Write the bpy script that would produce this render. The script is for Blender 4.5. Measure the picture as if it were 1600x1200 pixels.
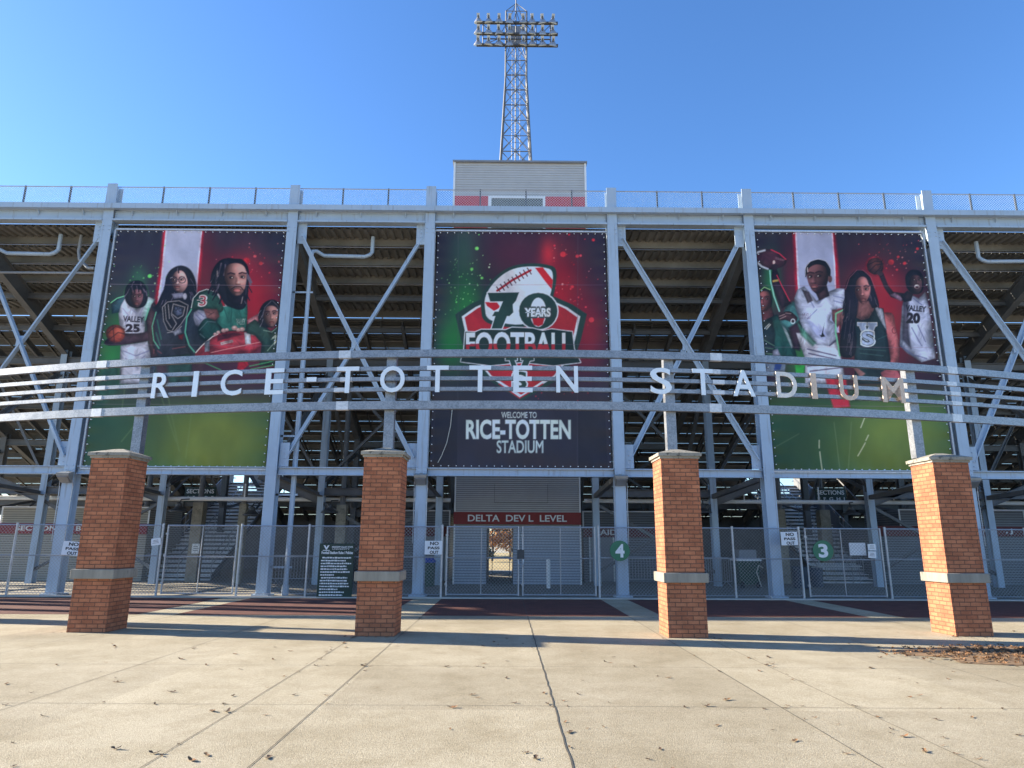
import bpy, math, random
import numpy as np
from math import radians, sin, cos, pi, sqrt, atan2
from mathutils import Vector, Matrix
random.seed(7)
for o in list(bpy.data.objects): bpy.data.objects.remove(o)
scene = bpy.context.scene
col = scene.collection

# ------------------------------------------------------------------ camera
F, PIT, YAW, ROLL, EYE = 1064.0, radians(13.2), radians(.43), radians(.28), 1.6
_fw = Vector((sin(YAW)*cos(PIT), cos(YAW)*cos(PIT), sin(PIT)))
_r0 = Vector((cos(YAW), -sin(YAW), 0)); _u0 = _r0.cross(_fw)
_rt = _r0*cos(ROLL) + _u0*sin(ROLL); _up = _u0*cos(ROLL) - _r0*sin(ROLL)
cam_d = bpy.data.cameras.new('camera'); cam = bpy.data.objects.new('camera', cam_d); col.objects.link(cam)
cam_d.sensor_width = 36; cam_d.lens = F/1600*36; cam_d.clip_end = 3000; cam_d.clip_start = .05
M3 = Matrix((_rt, _up, -_fw)).transposed().to_4x4(); M3.translation = Vector((0, 0, EYE))
cam.matrix_world = M3; scene.camera = cam
# ------------------------------------------------------------------ light
SUN = Vector((-2.4, .47, 1)).normalized()
world = bpy.data.worlds.new('World'); scene.world = world; world.use_nodes = True
nt = world.node_tree; nt.nodes.clear()
sk = nt.nodes.new('ShaderNodeTexSky'); sk.sky_type = 'NISHITA'; sk.sun_disc = False
sk.sun_elevation = math.asin(SUN.z); sk.sun_rotation = atan2(SUN.x, SUN.y)
sk.altitude = 0; sk.air_density = 1.0; sk.dust_density = .3; sk.ozone_density = 4.5
bg = nt.nodes.new('ShaderNodeBackground'); bg.inputs['Strength'].default_value = .10
wo = nt.nodes.new('ShaderNodeOutputWorld')
hs = nt.nodes.new('ShaderNodeHueSaturation'); hs.inputs['Saturation'].default_value = 1.12; hs.inputs['Hue'].default_value = .505; nt.links.new(sk.outputs[0], hs.inputs['Color']); nt.links.new(hs.outputs[0], bg.inputs[0]); nt.links.new(bg.outputs[0], wo.inputs[0])
sd = bpy.data.lights.new('sun', 'SUN'); sd.energy = 5.0; sd.angle = radians(.5); sd.color = (1, .9, .74)
so = bpy.data.objects.new('sun', sd); col.objects.link(so); so.rotation_euler = SUN.to_track_quat('Z', 'Y').to_euler(); so.location = SUN*60
scene.view_settings.view_transform = 'Standard'; scene.view_settings.look = 'None'
scene.view_settings.exposure = 1.68; scene.view_settings.gamma = 1

def at(u, v, Y):
    d = _fw*F + _rt*(u-800) + _up*(600-v); p = Vector((0, 0, EYE)) + d*(Y/d.y); return p
def gnd(u, v, Z=0.):
    d = _fw*F + _rt*(u-800) + _up*(600-v); return Vector((0, 0, EYE)) + d*((Z-EYE)/d.z)

# ------------------------------------------------------------------ materials
def srgb(c): return [((x/255+.055)/1.055)**2.4 if x > 10 else x/255/12.92 for x in c]
def mat(name, base, rough=.6, metal=0., var=.12, scale=3., bump=.0, bscale=40., spots=None, spot_amt=.6, streak=False, coords='Object', spec=.5):
    m = bpy.data.materials.new(name); m.use_nodes = True; t = m.node_tree; n = t.nodes; L = t.links
    b = n['Principled BSDF']; b.inputs['Roughness'].default_value = rough; b.inputs['Metallic'].default_value = metal
    b.inputs['Specular IOR Level'].default_value = spec
    tc = n.new('ShaderNodeTexCoord'); mp = n.new('ShaderNodeMapping'); L.new(tc.outputs[coords], mp.inputs[0])
    if streak: mp.inputs['Scale'].default_value = (1, 1, .15)
    nz = n.new('ShaderNodeTexNoise'); nz.inputs['Scale'].default_value = scale; nz.inputs['Detail'].default_value = 6; nz.inputs['Roughness'].default_value = .65
    L.new(mp.outputs[0], nz.inputs[0])
    cr = n.new('ShaderNodeValToRGB'); e = cr.color_ramp.elements
    e[0].position = .3; e[1].position = .7
    e[0].color = [max(0, x*(1-var)) for x in base] + [1]; e[1].color = [min(1, x*(1+var)) for x in base] + [1]
    L.new(nz.outputs[0], cr.inputs[0]); out = cr.outputs[0]
    if spots:
        n2 = n.new('ShaderNodeTexNoise'); n2.inputs['Scale'].default_value = scale*3.1; n2.inputs['Detail'].default_value = 8; n2.inputs['Roughness'].default_value = .75
        L.new(mp.outputs[0], n2.inputs[0])
        c2 = n.new('ShaderNodeValToRGB'); c2.color_ramp.elements[0].position = spot_amt; c2.color_ramp.elements[1].position = spot_amt+.07
        L.new(n2.outputs[0], c2.inputs[0])
        mx = n.new('ShaderNodeMix'); mx.data_type = 'RGBA'; L.new(c2.outputs[0], mx.inputs[0]); L.new(out, mx.inputs[6]); mx.inputs[7].default_value = list(spots)+[1]; out = mx.outputs[2]
    L.new(out, b.inputs['Base Color'])
    if bump:
        n3 = n.new('ShaderNodeTexNoise'); n3.inputs['Scale'].default_value = bscale; n3.inputs['Detail'].default_value = 4; L.new(tc.outputs[coords], n3.inputs[0])
        bp = n.new('ShaderNodeBump'); bp.inputs['Strength'].default_value = bump; bp.inputs['Distance'].default_value = .01
        L.new(n3.outputs[0], bp.inputs['Height']); L.new(bp.outputs[0], b.inputs['Normal'])
    return m
def brick_mat(name, c1, c2, mortar, bw, bh, ms, rough=.9, stain=.48):
    m = bpy.data.materials.new(name); m.use_nodes = True; t = m.node_tree; n = t.nodes; L = t.links; b = n['Principled BSDF']
    b.inputs['Roughness'].default_value = rough; b.inputs['Specular IOR Level'].default_value = .25
    uv = n.new('ShaderNodeUVMap'); uv.uv_map = 'UVMap'
    nd = n.new('ShaderNodeTexNoise'); nd.inputs['Scale'].default_value = 9; L.new(uv.outputs[0], nd.inputs[0])
    vs = n.new('ShaderNodeVectorMath'); vs.operation = 'SUBTRACT'; L.new(nd.outputs['Color'], vs.inputs[0]); vs.inputs[1].default_value = (.5, .5, .5)
    vm = n.new('ShaderNodeVectorMath'); vm.operation = 'SCALE'; vm.inputs[3].default_value = .012; L.new(vs.outputs[0], vm.inputs[0])
    va = n.new('ShaderNodeVectorMath'); L.new(uv.outputs[0], va.inputs[0]); L.new(vm.outputs[0], va.inputs[1])
    br = n.new('ShaderNodeTexBrick'); L.new(va.outputs[0], br.inputs[0])
    br.inputs['Scale'].default_value = 1; br.inputs['Brick Width'].default_value = bw; br.inputs['Row Height'].default_value = bh
    br.inputs['Mortar Size'].default_value = ms; br.inputs['Mortar Smooth'].default_value = .3; br.inputs['Bias'].default_value = -.1
    br.inputs['Color1'].default_value = c1+[1]; br.inputs['Color2'].default_value = c2+[1]; br.inputs['Mortar'].default_value = mortar+[1]
    nz = n.new('ShaderNodeTexNoise'); nz.inputs['Scale'].default_value = 2.2; nz.inputs['Detail'].default_value = 8; nz.inputs['Roughness'].default_value = .7; L.new(uv.outputs[0], nz.inputs[0])
    n4 = n.new('ShaderNodeTexNoise'); n4.inputs['Scale'].default_value = 60; n4.inputs['Detail'].default_value = 3; L.new(uv.outputs[0], n4.inputs[0])
    ad = n.new('ShaderNodeMath'); ad.operation = 'MULTIPLY_ADD'; L.new(n4.outputs[0], ad.inputs[0]); ad.inputs[1].default_value = .5; L.new(nz.outputs[0], ad.inputs[2])
    cr = n.new('ShaderNodeValToRGB'); cr.color_ramp.elements[0].position = .45; cr.color_ramp.elements[1].position = 1.0
    cr.color_ramp.elements[0].color = (1-stain, 1-stain, 1-stain, 1); cr.color_ramp.elements[1].color = (1+stain*.4,)*3+(1,)
    L.new(ad.outputs[0], cr.inputs[0])
    mx = n.new('ShaderNodeMix'); mx.data_type = 'RGBA'; mx.blend_type = 'MULTIPLY'; mx.inputs[0].default_value = 1
    L.new(br.outputs['Color'], mx.inputs[6]); L.new(cr.outputs[0], mx.inputs[7]); L.new(mx.outputs[2], b.inputs['Base Color'])
    iv = n.new('ShaderNodeMath'); iv.operation = 'SUBTRACT'; iv.inputs[0].default_value = 1; L.new(br.outputs['Fac'], iv.inputs[1])
    a2 = n.new('ShaderNodeMath'); a2.operation = 'MULTIPLY_ADD'; L.new(n4.outputs[0], a2.inputs[0]); a2.inputs[1].default_value = .35; L.new(iv.outputs[0], a2.inputs[2])
    bp = n.new('ShaderNodeBump'); bp.inputs['Strength'].default_value = .7; bp.inputs['Distance'].default_value = .012; L.new(a2.outputs[0], bp.inputs['Height']); L.new(bp.outputs[0], b.inputs['Normal'])
    return m
def concrete_mat():
    m = bpy.data.materials.new('plaza_concrete'); m.use_nodes = True; t = m.node_tree; n = t.nodes; L = t.links; b = n['Principled BSDF']
    b.inputs['Roughness'].default_value = .85; b.inputs['Specular IOR Level'].default_value = .3
    tc = n.new('ShaderNodeTexCoord')
    def noise(sc, det, ro, stretch=None):
        q = n.new('ShaderNodeTexNoise'); q.inputs['Scale'].default_value = sc; q.inputs['Detail'].default_value = det; q.inputs['Roughness'].default_value = ro
        if stretch:
            mp = n.new('ShaderNodeMapping'); mp.inputs['Scale'].default_value = stretch; L.new(tc.outputs['Object'], mp.inputs[0]); L.new(mp.outputs[0], q.inputs[0])
        else: L.new(tc.outputs['Object'], q.inputs[0])
        return q.outputs[0]
    def ramp(f, p0, c0, p1, c1):
        c = n.new('ShaderNodeValToRGB'); c.color_ramp.elements[0].position = p0; c.color_ramp.elements[1].position = p1
        c.color_ramp.elements[0].color = c0+(1,); c.color_ramp.elements[1].color = c1+(1,); L.new(f, c.inputs[0]); return c.outputs[0]
    def mul(a, bb):
        x = n.new('ShaderNodeMix'); x.data_type = 'RGBA'; x.blend_type = 'MULTIPLY'; x.inputs[0].default_value = 1; L.new(a, x.inputs[6]); L.new(bb, x.inputs[7]); return x.outputs[2]
    c = ramp(noise(.35, 5, .6), .35, (.40, .348, .245), .65, (.505, .45, .335))
    c = mul(c, ramp(noise(1.3, 10, .78), .36, (.83, .81, .77), .56, (1.04, 1.04, 1.05)))
    c = mul(c, ramp(noise(130, 3, .8), .40, (.55, .53, .50), .58, (1.12, 1.12, 1.12)))
    c = mul(c, ramp(noise(48, 4, .85), .38, (.76, .74, .71), .56, (1.08, 1.08, 1.08)))
    c = mul(c, ramp(noise(.8, 12, .85), .27, (.55, .50, .42), .40, (1, 1, 1)))
    c = mul(c, ramp(noise(22, 5, .8), .3, (.80, .79, .78), .55, (1.03, 1.03, 1.03)))
    sn = n.new('ShaderNodeVectorMath'); sn.operation = 'SNAP'; av = n.new('ShaderNodeVectorMath'); av.inputs[1].default_value = (-.5, -.41, 0); L.new(tc.outputs['Object'], av.inputs[0])
    L.new(av.outputs[0], sn.inputs[0]); sn.inputs[1].default_value = (2.31, 2.29, 10); wn = n.new('ShaderNodeTexWhiteNoise'); L.new(sn.outputs[0], wn.inputs[0])
    c = mul(c, ramp(wn.outputs[0], 0, (.90, .895, .885), 1, (1.05, 1.05, 1.04)))
    L.new(c, b.inputs['Base Color'])
    bp = n.new('ShaderNodeBump'); bp.inputs['Strength'].default_value = .8; bp.inputs['Distance'].default_value = .012
    L.new(noise(70, 5, .7), bp.inputs['Height']); L.new(bp.outputs[0], b.inputs['Normal'])
    return m
def galv_mat(name, dark, light, rough=.45, metal=.75, scale=26.):
    m = bpy.data.materials.new(name); m.use_nodes = True; t = m.node_tree; n = t.nodes; L = t.links; b = n['Principled BSDF']
    b.inputs['Metallic'].default_value = metal; tc = n.new('ShaderNodeTexCoord')
    v = n.new('ShaderNodeTexVoronoi'); v.inputs['Scale'].default_value = scale; L.new(tc.outputs['Object'], v.inputs[0])
    nz = n.new('ShaderNodeTexNoise'); nz.inputs['Scale'].default_value = 4; nz.inputs['Detail'].default_value = 7; nz.inputs['Roughness'].default_value = .7; L.new(tc.outputs['Object'], nz.inputs[0])
    sp = n.new('ShaderNodeSeparateColor'); L.new(v.outputs['Color'], sp.inputs[0])
    ma = n.new('ShaderNodeMath'); ma.operation = 'MULTIPLY_ADD'; L.new(sp.outputs[0], ma.inputs[0]); ma.inputs[1].default_value = .35; L.new(nz.outputs[0], ma.inputs[2])
    cr = n.new('ShaderNodeValToRGB'); cr.color_ramp.elements[0].position = .45; cr.color_ramp.elements[1].position = .85
    cr.color_ramp.elements[0].color = dark+(1,); cr.color_ramp.elements[1].color = light+(1,)
    L.new(ma.outputs[0], cr.inputs[0]); L.new(cr.outputs[0], b.inputs['Base Color'])
    rr = n.new('ShaderNodeMapRange'); L.new(nz.outputs[0], rr.inputs[0]); rr.inputs[3].default_value = rough-.12; rr.inputs[4].default_value = rough+.18; L.new(rr.outputs[0], b.inputs['Roughness'])
    return m
def slat_mat(name, base, pitch, off=0., dark=.42):
    m = mat(name, base, .5, .1, .07, 1.2, 0, 30, [k*.55 for k in base], .74); t = m.node_tree; n = t.nodes; L = t.links; b = n['Principled BSDF']
    src = b.inputs['Base Color'].links[0].from_socket; tc = n.new('ShaderNodeTexCoord'); sx = n.new('ShaderNodeSeparateXYZ'); L.new(tc.outputs['Object'], sx.inputs[0])
    a = n.new('ShaderNodeMath'); a.operation = 'ADD'; a.inputs[1].default_value = off+100*pitch; L.new(sx.outputs[2], a.inputs[0])
    d = n.new('ShaderNodeMath'); d.operation = 'DIVIDE'; d.inputs[1].default_value = pitch; L.new(a.outputs[0], d.inputs[0])
    f = n.new('ShaderNodeMath'); f.operation = 'FRACT'; L.new(d.outputs[0], f.inputs[0])
    r = n.new('ShaderNodeValToRGB'); r.color_ramp.elements[0].position = .66; r.color_ramp.elements[1].position = .74; r.color_ramp.elements[0].color = (1, 1, 1, 1); r.color_ramp.elements[1].color = (dark, dark, dark, 1); L.new(f.outputs[0], r.inputs[0])  # shadow lines between the slats, put into the colour as dark bands
    x = n.new('ShaderNodeMix'); x.data_type = 'RGBA'; x.blend_type = 'MULTIPLY'; x.inputs[0].default_value = 1; L.new(src, x.inputs[6]); L.new(r.outputs[0], x.inputs[7]); L.new(x.outputs[2], b.inputs['Base Color']); return m
M = {}
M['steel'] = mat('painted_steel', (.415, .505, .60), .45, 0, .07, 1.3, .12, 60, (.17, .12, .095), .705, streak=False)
def add_runs(m, colr, thr):
    t = m.node_tree; n = t.nodes; L = t.links; b = n['Principled BSDF']; src = b.inputs['Base Color'].links[0].from_socket
    tc = n.new('ShaderNodeTexCoord'); mp = n.new('ShaderNodeMapping'); mp.inputs['Scale'].default_value = (9, 9, .55); L.new(tc.outputs['Object'], mp.inputs[0])
    q = n.new('ShaderNodeTexNoise'); q.inputs['Scale'].default_value = 1.4; q.inputs['Detail'].default_value = 5; L.new(mp.outputs[0], q.inputs[0])
    r = n.new('ShaderNodeValToRGB'); r.color_ramp.elements[0].position = thr; r.color_ramp.elements[1].position = thr+.12; r.color_ramp.elements[1].color = (.55, .55, .55, 1); L.new(q.outputs[0], r.inputs[0])
    x = n.new('ShaderNodeMix'); x.data_type = 'RGBA'; L.new(r.outputs[0], x.inputs[0]); L.new(src, x.inputs[6]); x.inputs[7].default_value = colr+(1,); L.new(x.outputs[2], b.inputs['Base Color'])
add_runs(M['steel'], (.27, .27, .27), .58)
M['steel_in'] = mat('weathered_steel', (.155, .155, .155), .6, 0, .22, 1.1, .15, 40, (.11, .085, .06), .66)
M['deck'] = mat('deck_underside', (.225, .216, .196), .6, .1, .25, .8, .1, 30, (.10, .08, .06), .66)
M['board'] = mat('aluminium_boards', (.215, .208, .195), .5, .25, .2, .7, .1, 30, (.16, .14, .11), .68)
M['galv'] = galv_mat('galvanized_tube', (.20, .212, .235), (.33, .345, .375), .45, .7, 45.)
M['galv_pale'] = galv_mat('galvanized_sleeve', (.52, .53, .55), (.66, .67, .69), .5, .4)
M['wire'] = mat('fence_wire', (.33, .345, .37), .45, .3, .1, 5)
M['rail_wire'] = mat('railing_wire', (.62, .66, .68), .45, .2, .05, 5)  # paler than the fence wire: sunlit look put into the colour
M['pipe'] = mat('grey_drain_pipe', (.30, .32, .345), .5, 0, .12, 2)
M['tread'] = mat('stair_tread_metal', (.70, .71, .73), .5, .1, .15, 2)
M['rail_post'] = mat('dark_rail_post', (.06, .065, .07), .5, .3, .2, 5)
M['tube'] = mat('fence_tube', (.42, .43, .45), .42, .5, .15, 6)
M['letter'] = mat('sign_letter', (.74, .77, .80), .4, .25, .05, 6)
M['letter_tan'] = mat('reflection_tinted_letter', (.62, .47, .36), .55, .25, .16, 14, 0, 30, (.40, .28, .2), .62)  # tan colour stands in for a warm reflection on these letters
M['letter_mix'] = mat('half_reflection_letter', (.70, .64, .58), .5, .25, .15, 9)  # weaker tint of the same reflection, put into the letter colour
M['brick'] = brick_mat('pillar_brick', [.50, .195, .10], [.35, .122, .064], [.21, .098, .062], .205, .0745, .0095)
M['paver'] = brick_mat('red_pavers', [.17, .066, .05], [.12, .052, .042], [.06, .04, .034], .2, .1, .006, .85, .4)
M['cap'] = mat('stone_cap', (.27, .25, .21), .9, 0, .25, 3, .15, 50, (.09, .083, .07), .53)
M['band'] = mat('stone_band', (.26, .24, .20), .9, 0, .22, 5, .1, 60, (.10, .093, .08), .58, streak=True)
M['concrete'] = concrete_mat()
M['floor'] = mat('concourse_concrete', (.26, .235, .19), .85, 0, .2, .8, .3, 50, (.22, .2, .17), .66)
M['kerb'] = mat('kerb_concrete', (.42, .40, .36), .9, 0, .15, 2, .3, 50)
M['joint'] = mat('joint_sealant', (.07, .062, .05), .95, 0, .3, 6)
M['earth'] = mat('bare_earth', (.20, .125, .065), .95, 0, .35, 3, .8, 20, (.07, .05, .03), .6)
M['grass'] = mat('dry_grass', (.36, .27, .11), .95, 0, .3, .5, .5, 8)
M['ground'] = mat('open_ground', (.34, .29, .2), .95, 0, .25, .2, .3, 5)
M['siding'] = slat_mat('ribbed_siding', (.50, .485, .465), .105, -3.65, .9)
M['siding_up'] = slat_mat('ribbed_upper_siding', (.46, .465, .48), .085, -2.86)
M['siding_in'] = slat_mat('shutter_slats', (.42, .47, .56), .105, -.02)
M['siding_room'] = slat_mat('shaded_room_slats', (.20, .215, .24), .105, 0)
M['red_dark'] = mat('shaded_red_fascia', (.12, .012, .014), .55, 0, .15, 2)  # darker copy of the red fascia, with deep shade put into the colour
M['plain_grey'] = mat('grey_sheet_metal', (.24, .25, .27), .5, .15, .08, 1.2)
M['siding_beige'] = slat_mat('beige_siding', (.40, .37, .31), .095, 0)
M['red'] = mat('red_fascia', (.24, .018, .02), .5, 0, .12, 2)
M['redbright'] = mat('red_panel', (.55, .03, .035), .5, 0, .1, 2)
M['white'] = mat('white_paint', (.80, .80, .79), .5, 0, .05, 3)
M['paper'] = mat('white_sign_face', (.78, .79, .80), .55, 0, .05, 4)
M['black'] = mat('black_print', (.02, .02, .022), .6, 0, .1, 4)
M['green_sign'] = mat('green_sign_face', (.03, .17, .09), .45, 0, .1, 5)
M['board_green'] = mat('dark_green_board', (.012, .035, .026), .45, 0, .2, 3)
M['conc_post'] = mat('old_concrete', (.30, .27, .21), .95, 0, .3, 4, .8, 25, (.13, .115, .085), .56)
M['lamp'] = mat('lamp_housing', (.30, .30, .29), .5, .4, .15, 6)
M['lamp_box'] = mat('lamp_ballast', (.55, .54, .50), .5, .1, .1, 6)
M['lampdark'] = mat('dark_lamp_housing', (.09, .09, .09), .5, .4, .15, 6)
M['reflector'] = mat('lamp_reflector', (.42, .42, .42), .35, .6, .05, 6)
M['rust_grey'] = mat('tower_steel', (.15, .15, .148), .5, .35, .12, 4)
M['window'] = mat('dark_glazing', (.16, .16, .13), .15, 0, .2, 2)
M['blue'] = mat('blue_plastic', (.03, .08, .38), .4, 0, .1, 5)
M['greenbin'] = mat('green_plastic', (.02, .06, .04), .45, 0, .2, 4)
M['bluebin'] = mat('blue_drum', (.025, .045, .08), .45, 0, .2, 4)
M['tyre'] = mat('black_rubber', (.03, .03, .03), .8, 0, .2, 6)
M['yellow'] = mat('yellow_strip', (.6, .46, .1), .5, 0, .1, 6)
M['bark'] = mat('tree_bark', (.10, .075, .05), .95, 0, .3, 6, .5, 20)
M['rope'] = mat('pale_cord', (.5, .47, .4), .8, 0, .1, 9)
M['leaf'] = mat('dry_leaf', (.20, .11, .05), .85, 0, .4, 9)
M['leaf2'] = mat('dark_dry_leaf', (.10, .06, .035), .85, 0, .4, 9)
M['leaf3'] = mat('orange_dry_leaf', (.25, .125, .055), .85, 0, .4, 9)
M['fol_orange'] = mat('autumn_foliage', (.32, .15, .05), .85, 0, .45, 1.5)
M['fol_brown'] = mat('brown_foliage', (.22, .14, .07), .85, 0, .45, 1.5)
M['fol_green'] = mat('dark_foliage', (.035, .05, .02), .85, 0, .45, 1.5)

# ------------------------------------------------------------------ mesh builder
class MB:
    def __init__(s): s.v = []; s.f = []
    def add(s, vs, fs):
        k = len(s.v); s.v += [tuple(p) for p in vs]; s.f += [tuple(i+k for i in f) for f in fs]; return s
    def box(s, x0, x1, y0, y1, z0, z1):
        return s.add([(x0,y0,z0),(x1,y0,z0),(x1,y1,z0),(x0,y1,z0),(x0,y0,z1),(x1,y0,z1),(x1,y1,z1),(x0,y1,z1)],
                     [(0,3,2,1),(4,5,6,7),(0,1,5,4),(1,2,6,5),(2,3,7,6),(3,0,4,7)])
    def taper(s, x0, x1, y0, y1, z0, z1, dx, dy):
        return s.add([(x0,y0,z0),(x1,y0,z0),(x1,y1,z0),(x0,y1,z0),(x0+dx,y0+dy,z1),(x1-dx,y0+dy,z1),(x1-dx,y1-dy,z1),(x0+dx,y1-dy,z1)],
                     [(0,3,2,1),(4,5,6,7),(0,1,5,4),(1,2,6,5),(2,3,7,6),(3,0,4,7)])
    def prism(s, prof, p, q, up=(0,0,1)):          # extrude a closed 2D profile (side, up) from p to q
        p = Vector(p); q = Vector(q); d = (q-p).normalized(); u = Vector(up)
        if abs(d.dot(u)) > .98: u = Vector((0,1,0))
        sd_ = d.cross(u).normalized(); u = sd_.cross(d)
        n = len(prof); vs = [c+sd_*a+u*b for c in (p, q) for a, b in prof]
        fs = [(i, (i+1) % n, n+(i+1) % n, n+i) for i in range(n)] + [tuple(range(n-1, -1, -1)), tuple(range(n, 2*n))]
        return s.add(vs, fs)
    def bar(s, p, q, w, h, up=(0,0,1)):
        a, b = w/2, h/2; return s.prism([(-a,-b),(a,-b),(a,b),(-a,b)], p, q, up)
    def rod(s, p, q, r, n=6): return s.prism([(r*cos(2*pi*i/n), r*sin(2*pi*i/n)) for i in range(n)], p, q)
    def ang(s, p, q, w, t, up=(0,0,1)): return s.prism([(-w/2,-w/2),(w/2,-w/2),(w/2,-w/2+t),(-w/2+t,-w/2+t),(-w/2+t,w/2),(-w/2,w/2)], p, q, up)
    def ibeam(s, p, q, w, h, t=.025, up=(0,0,1)):
        a, b, c = w/2, h/2, t*.7
        return s.prism([(-a,-b),(a,-b),(a,-b+t),(c,-b+t),(c,b-t),(a,b-t),(a,b),(-a,b),(-a,b-t),(-c,b-t),(-c,-b+t),(-a,-b+t)], p, q, up)
    def tube(s, pts, r, n=8):
        pts = [Vector(p) for p in pts]; k = len(s.v); up = Vector((0,0,1)); prev = None
        for i, p in enumerate(pts):
            d = (pts[min(i+1, len(pts)-1)]-pts[max(i-1, 0)]).normalized()
            a = d.cross(up) if prev is None else prev-d*prev.dot(d)
            if a.length < 1e-3: a = d.cross(Vector((1,0,0)))
            a.normalize(); b = d.cross(a); prev = a; rr = r[i] if isinstance(r, (list, tuple)) else r
            s.v += [tuple(p+a*(rr*cos(2*pi*j/n))+b*(rr*sin(2*pi*j/n))) for j in range(n)]
        for i in range(len(pts)-1):
            for j in range(n): s.f.append((k+i*n+j, k+i*n+(j+1) % n, k+(i+1)*n+(j+1) % n, k+(i+1)*n+j))
        s.f.append(tuple(k+j for j in range(n-1, -1, -1))); s.f.append(tuple(k+(len(pts)-1)*n+j for j in range(n)))
        return s
    def lathe(s, prof, c, n=16, axis='z'):
        k = len(s.v)
        for r, h in prof:
            for j in range(n):
                a = 2*pi*j/n; x, y, z = r*cos(a), r*sin(a), h
                if axis == 'y': x, y, z = x, h, y
                if axis == 'x': x, y, z = h, x, y
                s.v.append((c[0]+x, c[1]+y, c[2]+z))
        for i in range(len(prof)-1):
            for j in range(n): s.f.append((k+i*n+j, k+i*n+(j+1) % n, k+(i+1)*n+(j+1) % n, k+(i+1)*n+j))
        s.f.append(tuple(k+j for j in range(n-1, -1, -1))); s.f.append(tuple(k+(len(prof)-1)*n+j for j in range(n)))
        return s
    def build(s, name, m, parent=None, local=False, smooth=False, bevel=0.):
        me = bpy.data.meshes.new(name); vs = s.v
        if parent is not None and not local:
            w = parent.get('_loc'); w = Vector(w) if w else Vector((0,0,0)); vs = [(x-w.x, y-w.y, z-w.z) for x, y, z in vs]
        me.from_pydata(vs, [], s.f); me.update()
        uvl = me.uv_layers.new(name='UVMap')
        co = np.array(vs, dtype=float); nl = len(me.loops)
        vi = np.empty(nl, int); me.loops.foreach_get('vertex_index', vi)
        npoly = len(me.polygons); nr = np.empty(npoly*3); me.polygons.foreach_get('normal', nr); nr = np.abs(nr.reshape(-1,3))
        lt = np.empty(npoly, int); me.polygons.foreach_get('loop_total', lt); nl_ = np.repeat(nr, lt, axis=0)
        c = co[vi]; uv = np.where((nl_[:,2:3] > .7), c[:,[0,1]], np.where(nl_[:,0:1] > nl_[:,1:2], c[:,[1,2]], c[:,[0,2]]))
        uvl.data.foreach_set('uv', uv.astype(np.float32).ravel())
        me.materials.append(m)
        if smooth: me.polygons.foreach_set('use_smooth', [True]*npoly)
        o = bpy.data.objects.new(name, me); col.objects.link(o)
        if parent is not None:
            o.parent = parent
            if parent.get('_loc') is not None: o['_loc'] = list(parent['_loc'])
        if bevel:
            bv = o.modifiers.new('bevel', 'BEVEL'); bv.width = bevel; bv.segments = 2; bv.limit_method = 'ANGLE'
        return o
def tag(o, label=None, cat=None, group=None, kind=None):
    if label: o['label'] = label
    if cat: o['category'] = cat
    if group: o['group'] = group
    if kind: o['kind'] = kind
    return o
def thing(name, label, cat, loc=(0,0,0), rz=0., group=None):
    o = bpy.data.objects.new(name, None); col.objects.link(o); o.location = loc; o.rotation_euler.z = rz; o.empty_display_size = .2
    o['_loc'] = list(loc); return tag(o, label, cat, group)
def copy_tree(o, parent=None, top=True):
    c = o.copy(); col.objects.link(c)
    if parent is not None: c.parent = parent
    for ch in list(o.children): copy_tree(ch, c, False)
    return c
_fc = {}
def text_edges(s, off=0.):
    if (s, off) in _fc: return _fc[(s, off)]
    cu = bpy.data.curves.new('t', 'FONT'); cu.body = s; cu.resolution_u = 4; cu.size = 1; cu.offset = off; cu.fill_mode = 'FRONT'; cu.dimensions = '2D'
    ob = bpy.data.objects.new('t', cu); col.objects.link(ob); bpy.context.view_layer.update()
    me = bpy.data.meshes.new_from_object(ob.evaluated_get(bpy.context.evaluated_depsgraph_get()))
    co = np.array([v.co[:2] for v in me.vertices]); cnt = {}
    for p in me.polygons:
        for k in p.edge_keys: cnt[k] = cnt.get(k, 0)+1
    ed = np.array([k for k, c in cnt.items() if c == 1])
    tris = [tuple(p.vertices) for p in me.polygons]
    bpy.data.objects.remove(ob); bpy.data.curves.remove(cu); bpy.data.meshes.remove(me)
    _fc[(s, off)] = (co, ed, tris); return _fc[(s, off)]
def text_mb(s, cx, y, cz, w, h, th=.01, bold=0., mb=None, fn=None):
    """upright lettering facing -Y: box of width w, height h centred on (cx, cz); front face at y, thickness th behind it"""
    co, ed, tris = text_edges(s, bold); mn = co.min(0); mx = co.max(0); k = (co-mn)/np.maximum(mx-mn, 1e-6)
    X = cx + (k[:,0]-.5)*w; Z = cz + (k[:,1]-.5)*h; n = len(co)
    mb = mb or MB(); vs = [(X[i], y, Z[i]) for i in range(n)] + [(X[i], y+th, Z[i]) for i in range(n)]
    if fn: vs = [fn(p) for p in vs]
    fs = [t for t in tris] + [(a, b, b+n, a+n) for a, b in ed.tolist()]
    mb.add(vs, fs); return mb
# ================================================================== setting
CX = .46
def sheet(name, x0, x1, y0, y1, z, m, kind='structure'):
    return tag(MB().add([(x0,y0,z),(x1,y0,z),(x1,y1,z),(x0,y1,z)], [(0,1,2,3)]).build(name, m), kind=kind)
sheet('ground', -900, 900, -900, 900, -.012, M['ground'])
sheet('plaza', -60, 60, -12, 21.2, 0, M['concrete'])
sheet('concourse', -46, 60, 21.2, 44, 0, M['floor'])
sheet('field', -120, 120, 44, 125, 0, M['grass'])
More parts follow.
